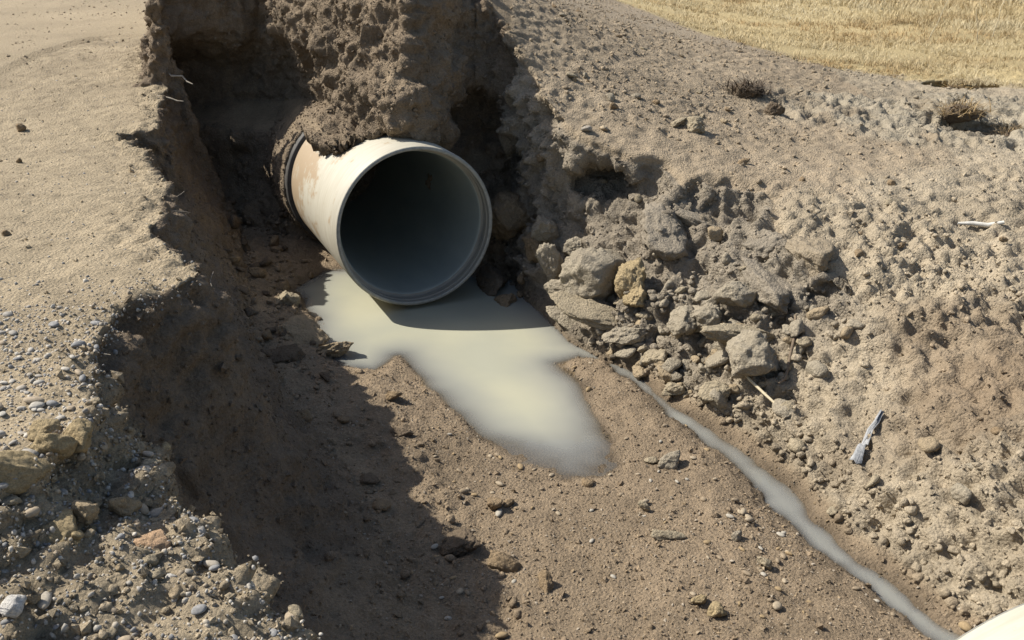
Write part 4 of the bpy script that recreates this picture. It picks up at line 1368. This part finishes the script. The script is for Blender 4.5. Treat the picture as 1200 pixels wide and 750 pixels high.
a = tube("root", bend((-2.90, 7.72, 1.56), (-2.50, 7.50, 1.36), 8, 0.022, 4, 0.02), [.009, .009, .009, .008, .008, .007, .006, .004], M_TWIG)
tag(a, "long pale root hanging from the rim of the left bank into the shade", "root")
a = tube("root", bend((-2.72, 7.30, 1.30), (-2.50, 7.24, 1.27), 5, 0.015, 2), [.008, .008, .007, .006, .003], M_TWIG)
tag(a, "short pale root stub poking from the rim below the long root", "root")
p = on_ground([(1.23, 4.56), (1.27, 4.48), (1.32, 4.39), (1.37, 4.31), (1.42, 4.23)], 0.0)
a = tube("stick", [(x, y, 0.285 - 0.028 * k) for k, (x, y, z) in enumerate(p)], [.006, .008, .008, .007, .005], M_STRAW)
tag(a, "thin straw-coloured stick lying across the clods above the stream", "stick")
p = on_ground([(1.56, 4.78), (1.54, 4.69), (1.50, 4.60), (1.47, 4.53), (1.44, 4.46), (1.39, 4.40)], 0.03)
a = tube("root", p, [.007, .009, .009, .008, .009, .005], M_ROOT)
tag(a, "dark crooked root at the right end of the clod heap", "root")
p = on_ground([(2.72, 5.52), (2.80, 5.50), (2.88, 5.47), (2.96, 5.44)], 0.02)
a = tube("stick", p, [.008, .014, .016, .012], M_BONE)
tag(a, "short white bleached stick on the smooth upper slope of the right bank", "stick")


def strip(name, pts, widths, twist, mat, label, cat):
    P = [Vector(p) for p in pts]
    vs, fs = [], []
    for k, p in enumerate(P):
        d = (P[min(k + 1, len(P) - 1)] - P[max(k - 1, 0)]).normalized()
        u = d.cross(Vector((0, 0, 1))).normalized(); w = u.cross(d)
        for j, (s, h) in enumerate(((-1, 0), (-0.35, 0.010), (0.2, -0.006), (1, 0.008))):
            q = Matrix.Rotation(twist[k], 3, d)
            off = q @ (u * s * widths[k] + w * h)
            vs.append(p + off); vs.append(p + off - q @ w * 0.004)
    m = 8
    for k in range(len(P) - 1):
        for j in range(3):
            a0 = k * m + 2 * j
            fs.append((a0, a0 + 2, a0 + m + 2, a0 + m))
            fs.append((a0 + 1, a0 + m + 1, a0 + m + 3, a0 + 3))
        for a0, b0 in ((k * m, k * m + 1), (k * m + 7, k * m + 6)):
            fs.append((a0, a0 + m, b0 + m, b0))
    fs += [(0, 1, 3, 2), (2, 3, 5, 4), (4, 5, 7, 6)]
    e = (len(P) - 1) * m
    fs += [(e, e + 2, e + 3, e + 1), (e + 2, e + 4, e + 5, e + 3), (e + 4, e + 6, e + 7, e + 5)]
    o = add_obj(name, mesh_np(name, np.array([tuple(v) for v in vs]), np.array(fs), True), mat)
    return tag(o, label, cat)


p = on_ground([(1.585, 3.755), (1.612, 3.80), (1.640, 3.845), (1.675, 3.895), (1.71, 3.94), (1.755, 3.99), (1.79, 4.03)], 0.022)
strip("plastic_strip", p, [.028, .022, .019, .021, .015, .013, .008], [0.2, 0.1, -0.2, -0.4, -0.1, 0.3, 0.6], M_STRIP,
      "crumpled grey-blue strip of plastic lying on the right bank above the stream", "strip")

# straws poking out of the banks
sr = random.Random(5)
si = draw(cliff * (vz > 0.15) * (vy < 6) * (vy > 1.6) + 0.4 * heap, 14, np.random.default_rng(8))
for i in si:
    p0 = Vector(V[i]); d = (Vector(N[i]) + Vector((sr.uniform(-1.2, 1.2), sr.uniform(-1.2, 1.2), sr.uniform(-0.5, 0.9)))).normalized()
    L_ = sr.uniform(0.05, 0.14)
    a = tube("straw", bend(p0 - d * 0.02, p0 + d * L_, 4, 0.014, int(i)), [.0016, .0015, .0012, .0008], M_TWIG, seg=4)
    tag(a, "short dry straw sticking out of the shaded left cliff or the spoil heap below it", "straw", "straws in the left cliff")

# tall stalks at the far field
for k, (x, y, h, lx) in enumerate(((5.25, 12.3, 0.55, 0.20), (6.15, 12.5, 0.62, 0.10), (5.75, 12.0, 0.40, -0.10), (6.5, 12.1, 0.45, 0.12))):
    z = float(field_z(np.array([x]), np.array([y]))[0])
    a = tube("grass_stalk", bend((x, y, z - 0.02), (x + lx, y, z + h), 6, 0.015, k), [.006, .006, .005, .005, .004, .003], M_STRAW, seg=5)
    tag(a, "tall pale grass stalk leaning over the far dry field", "grass stalk", "tall stalks in the dry field")


def dry_bush(x, y, r, n, label, seed, mat, tint, droop=0.0):
    root = bpy.data.objects.new("dry_bush", None); COL.objects.link(root)
    i = surf(x, y); z = V[i, 2]
    root.location = (x, y, z)
    tag(root, label, "bush")
    cl = add_obj("root_clod", clod_mesh(seed, 3, DAMP, 12, 0.13, 0.6), None, root)
    cl.scale = (r * 0.9, r * 0.7, r * 0.62); cl.location = (0, 0, r * 0.12)
    rr = np.random.default_rng(seed)
    base = rr.normal(0, r * 0.38, (n, 3)); base[:, 2] = np.abs(base[:, 2]) * 0.4
    me = blades("twigs", base, rr.uniform(0.25, 0.75, n) * r, rr.uniform(0.6, 2.4 + droop, n), np.full(n, r * 0.026), np.array(tint)[None] * rr.uniform(0.6, 1.5, (n, 1)), seed)
    add_obj("twigs", me, mat, root)
    return root


dry_bush(1.985, 8.03, 0.20, 420, "black dried bush lying on the upper slope of the right bank", 71, M_GRASS, (0.075, 0.055, 0.036))
dry_bush(3.62, 7.62, 0.20, 320, "brown clump of dead grass hanging over the dark hollow in the grey clay", 72, M_GRASS, (0.22, 0.155, 0.075), 0.6)
dry_bush(3.95, 7.35, 0.17, 260, "smaller dead grass clump beside the dark hollow in the grey clay", 73, M_GRASS, (0.19, 0.135, 0.07), 0.6)
dry_bush(4.35, 9.45, 0.17, 260, "tawny grass clump overhanging the black undercut at the field's edge", 74, M_GRASS, (0.36, 0.26, 0.12), 0.6)
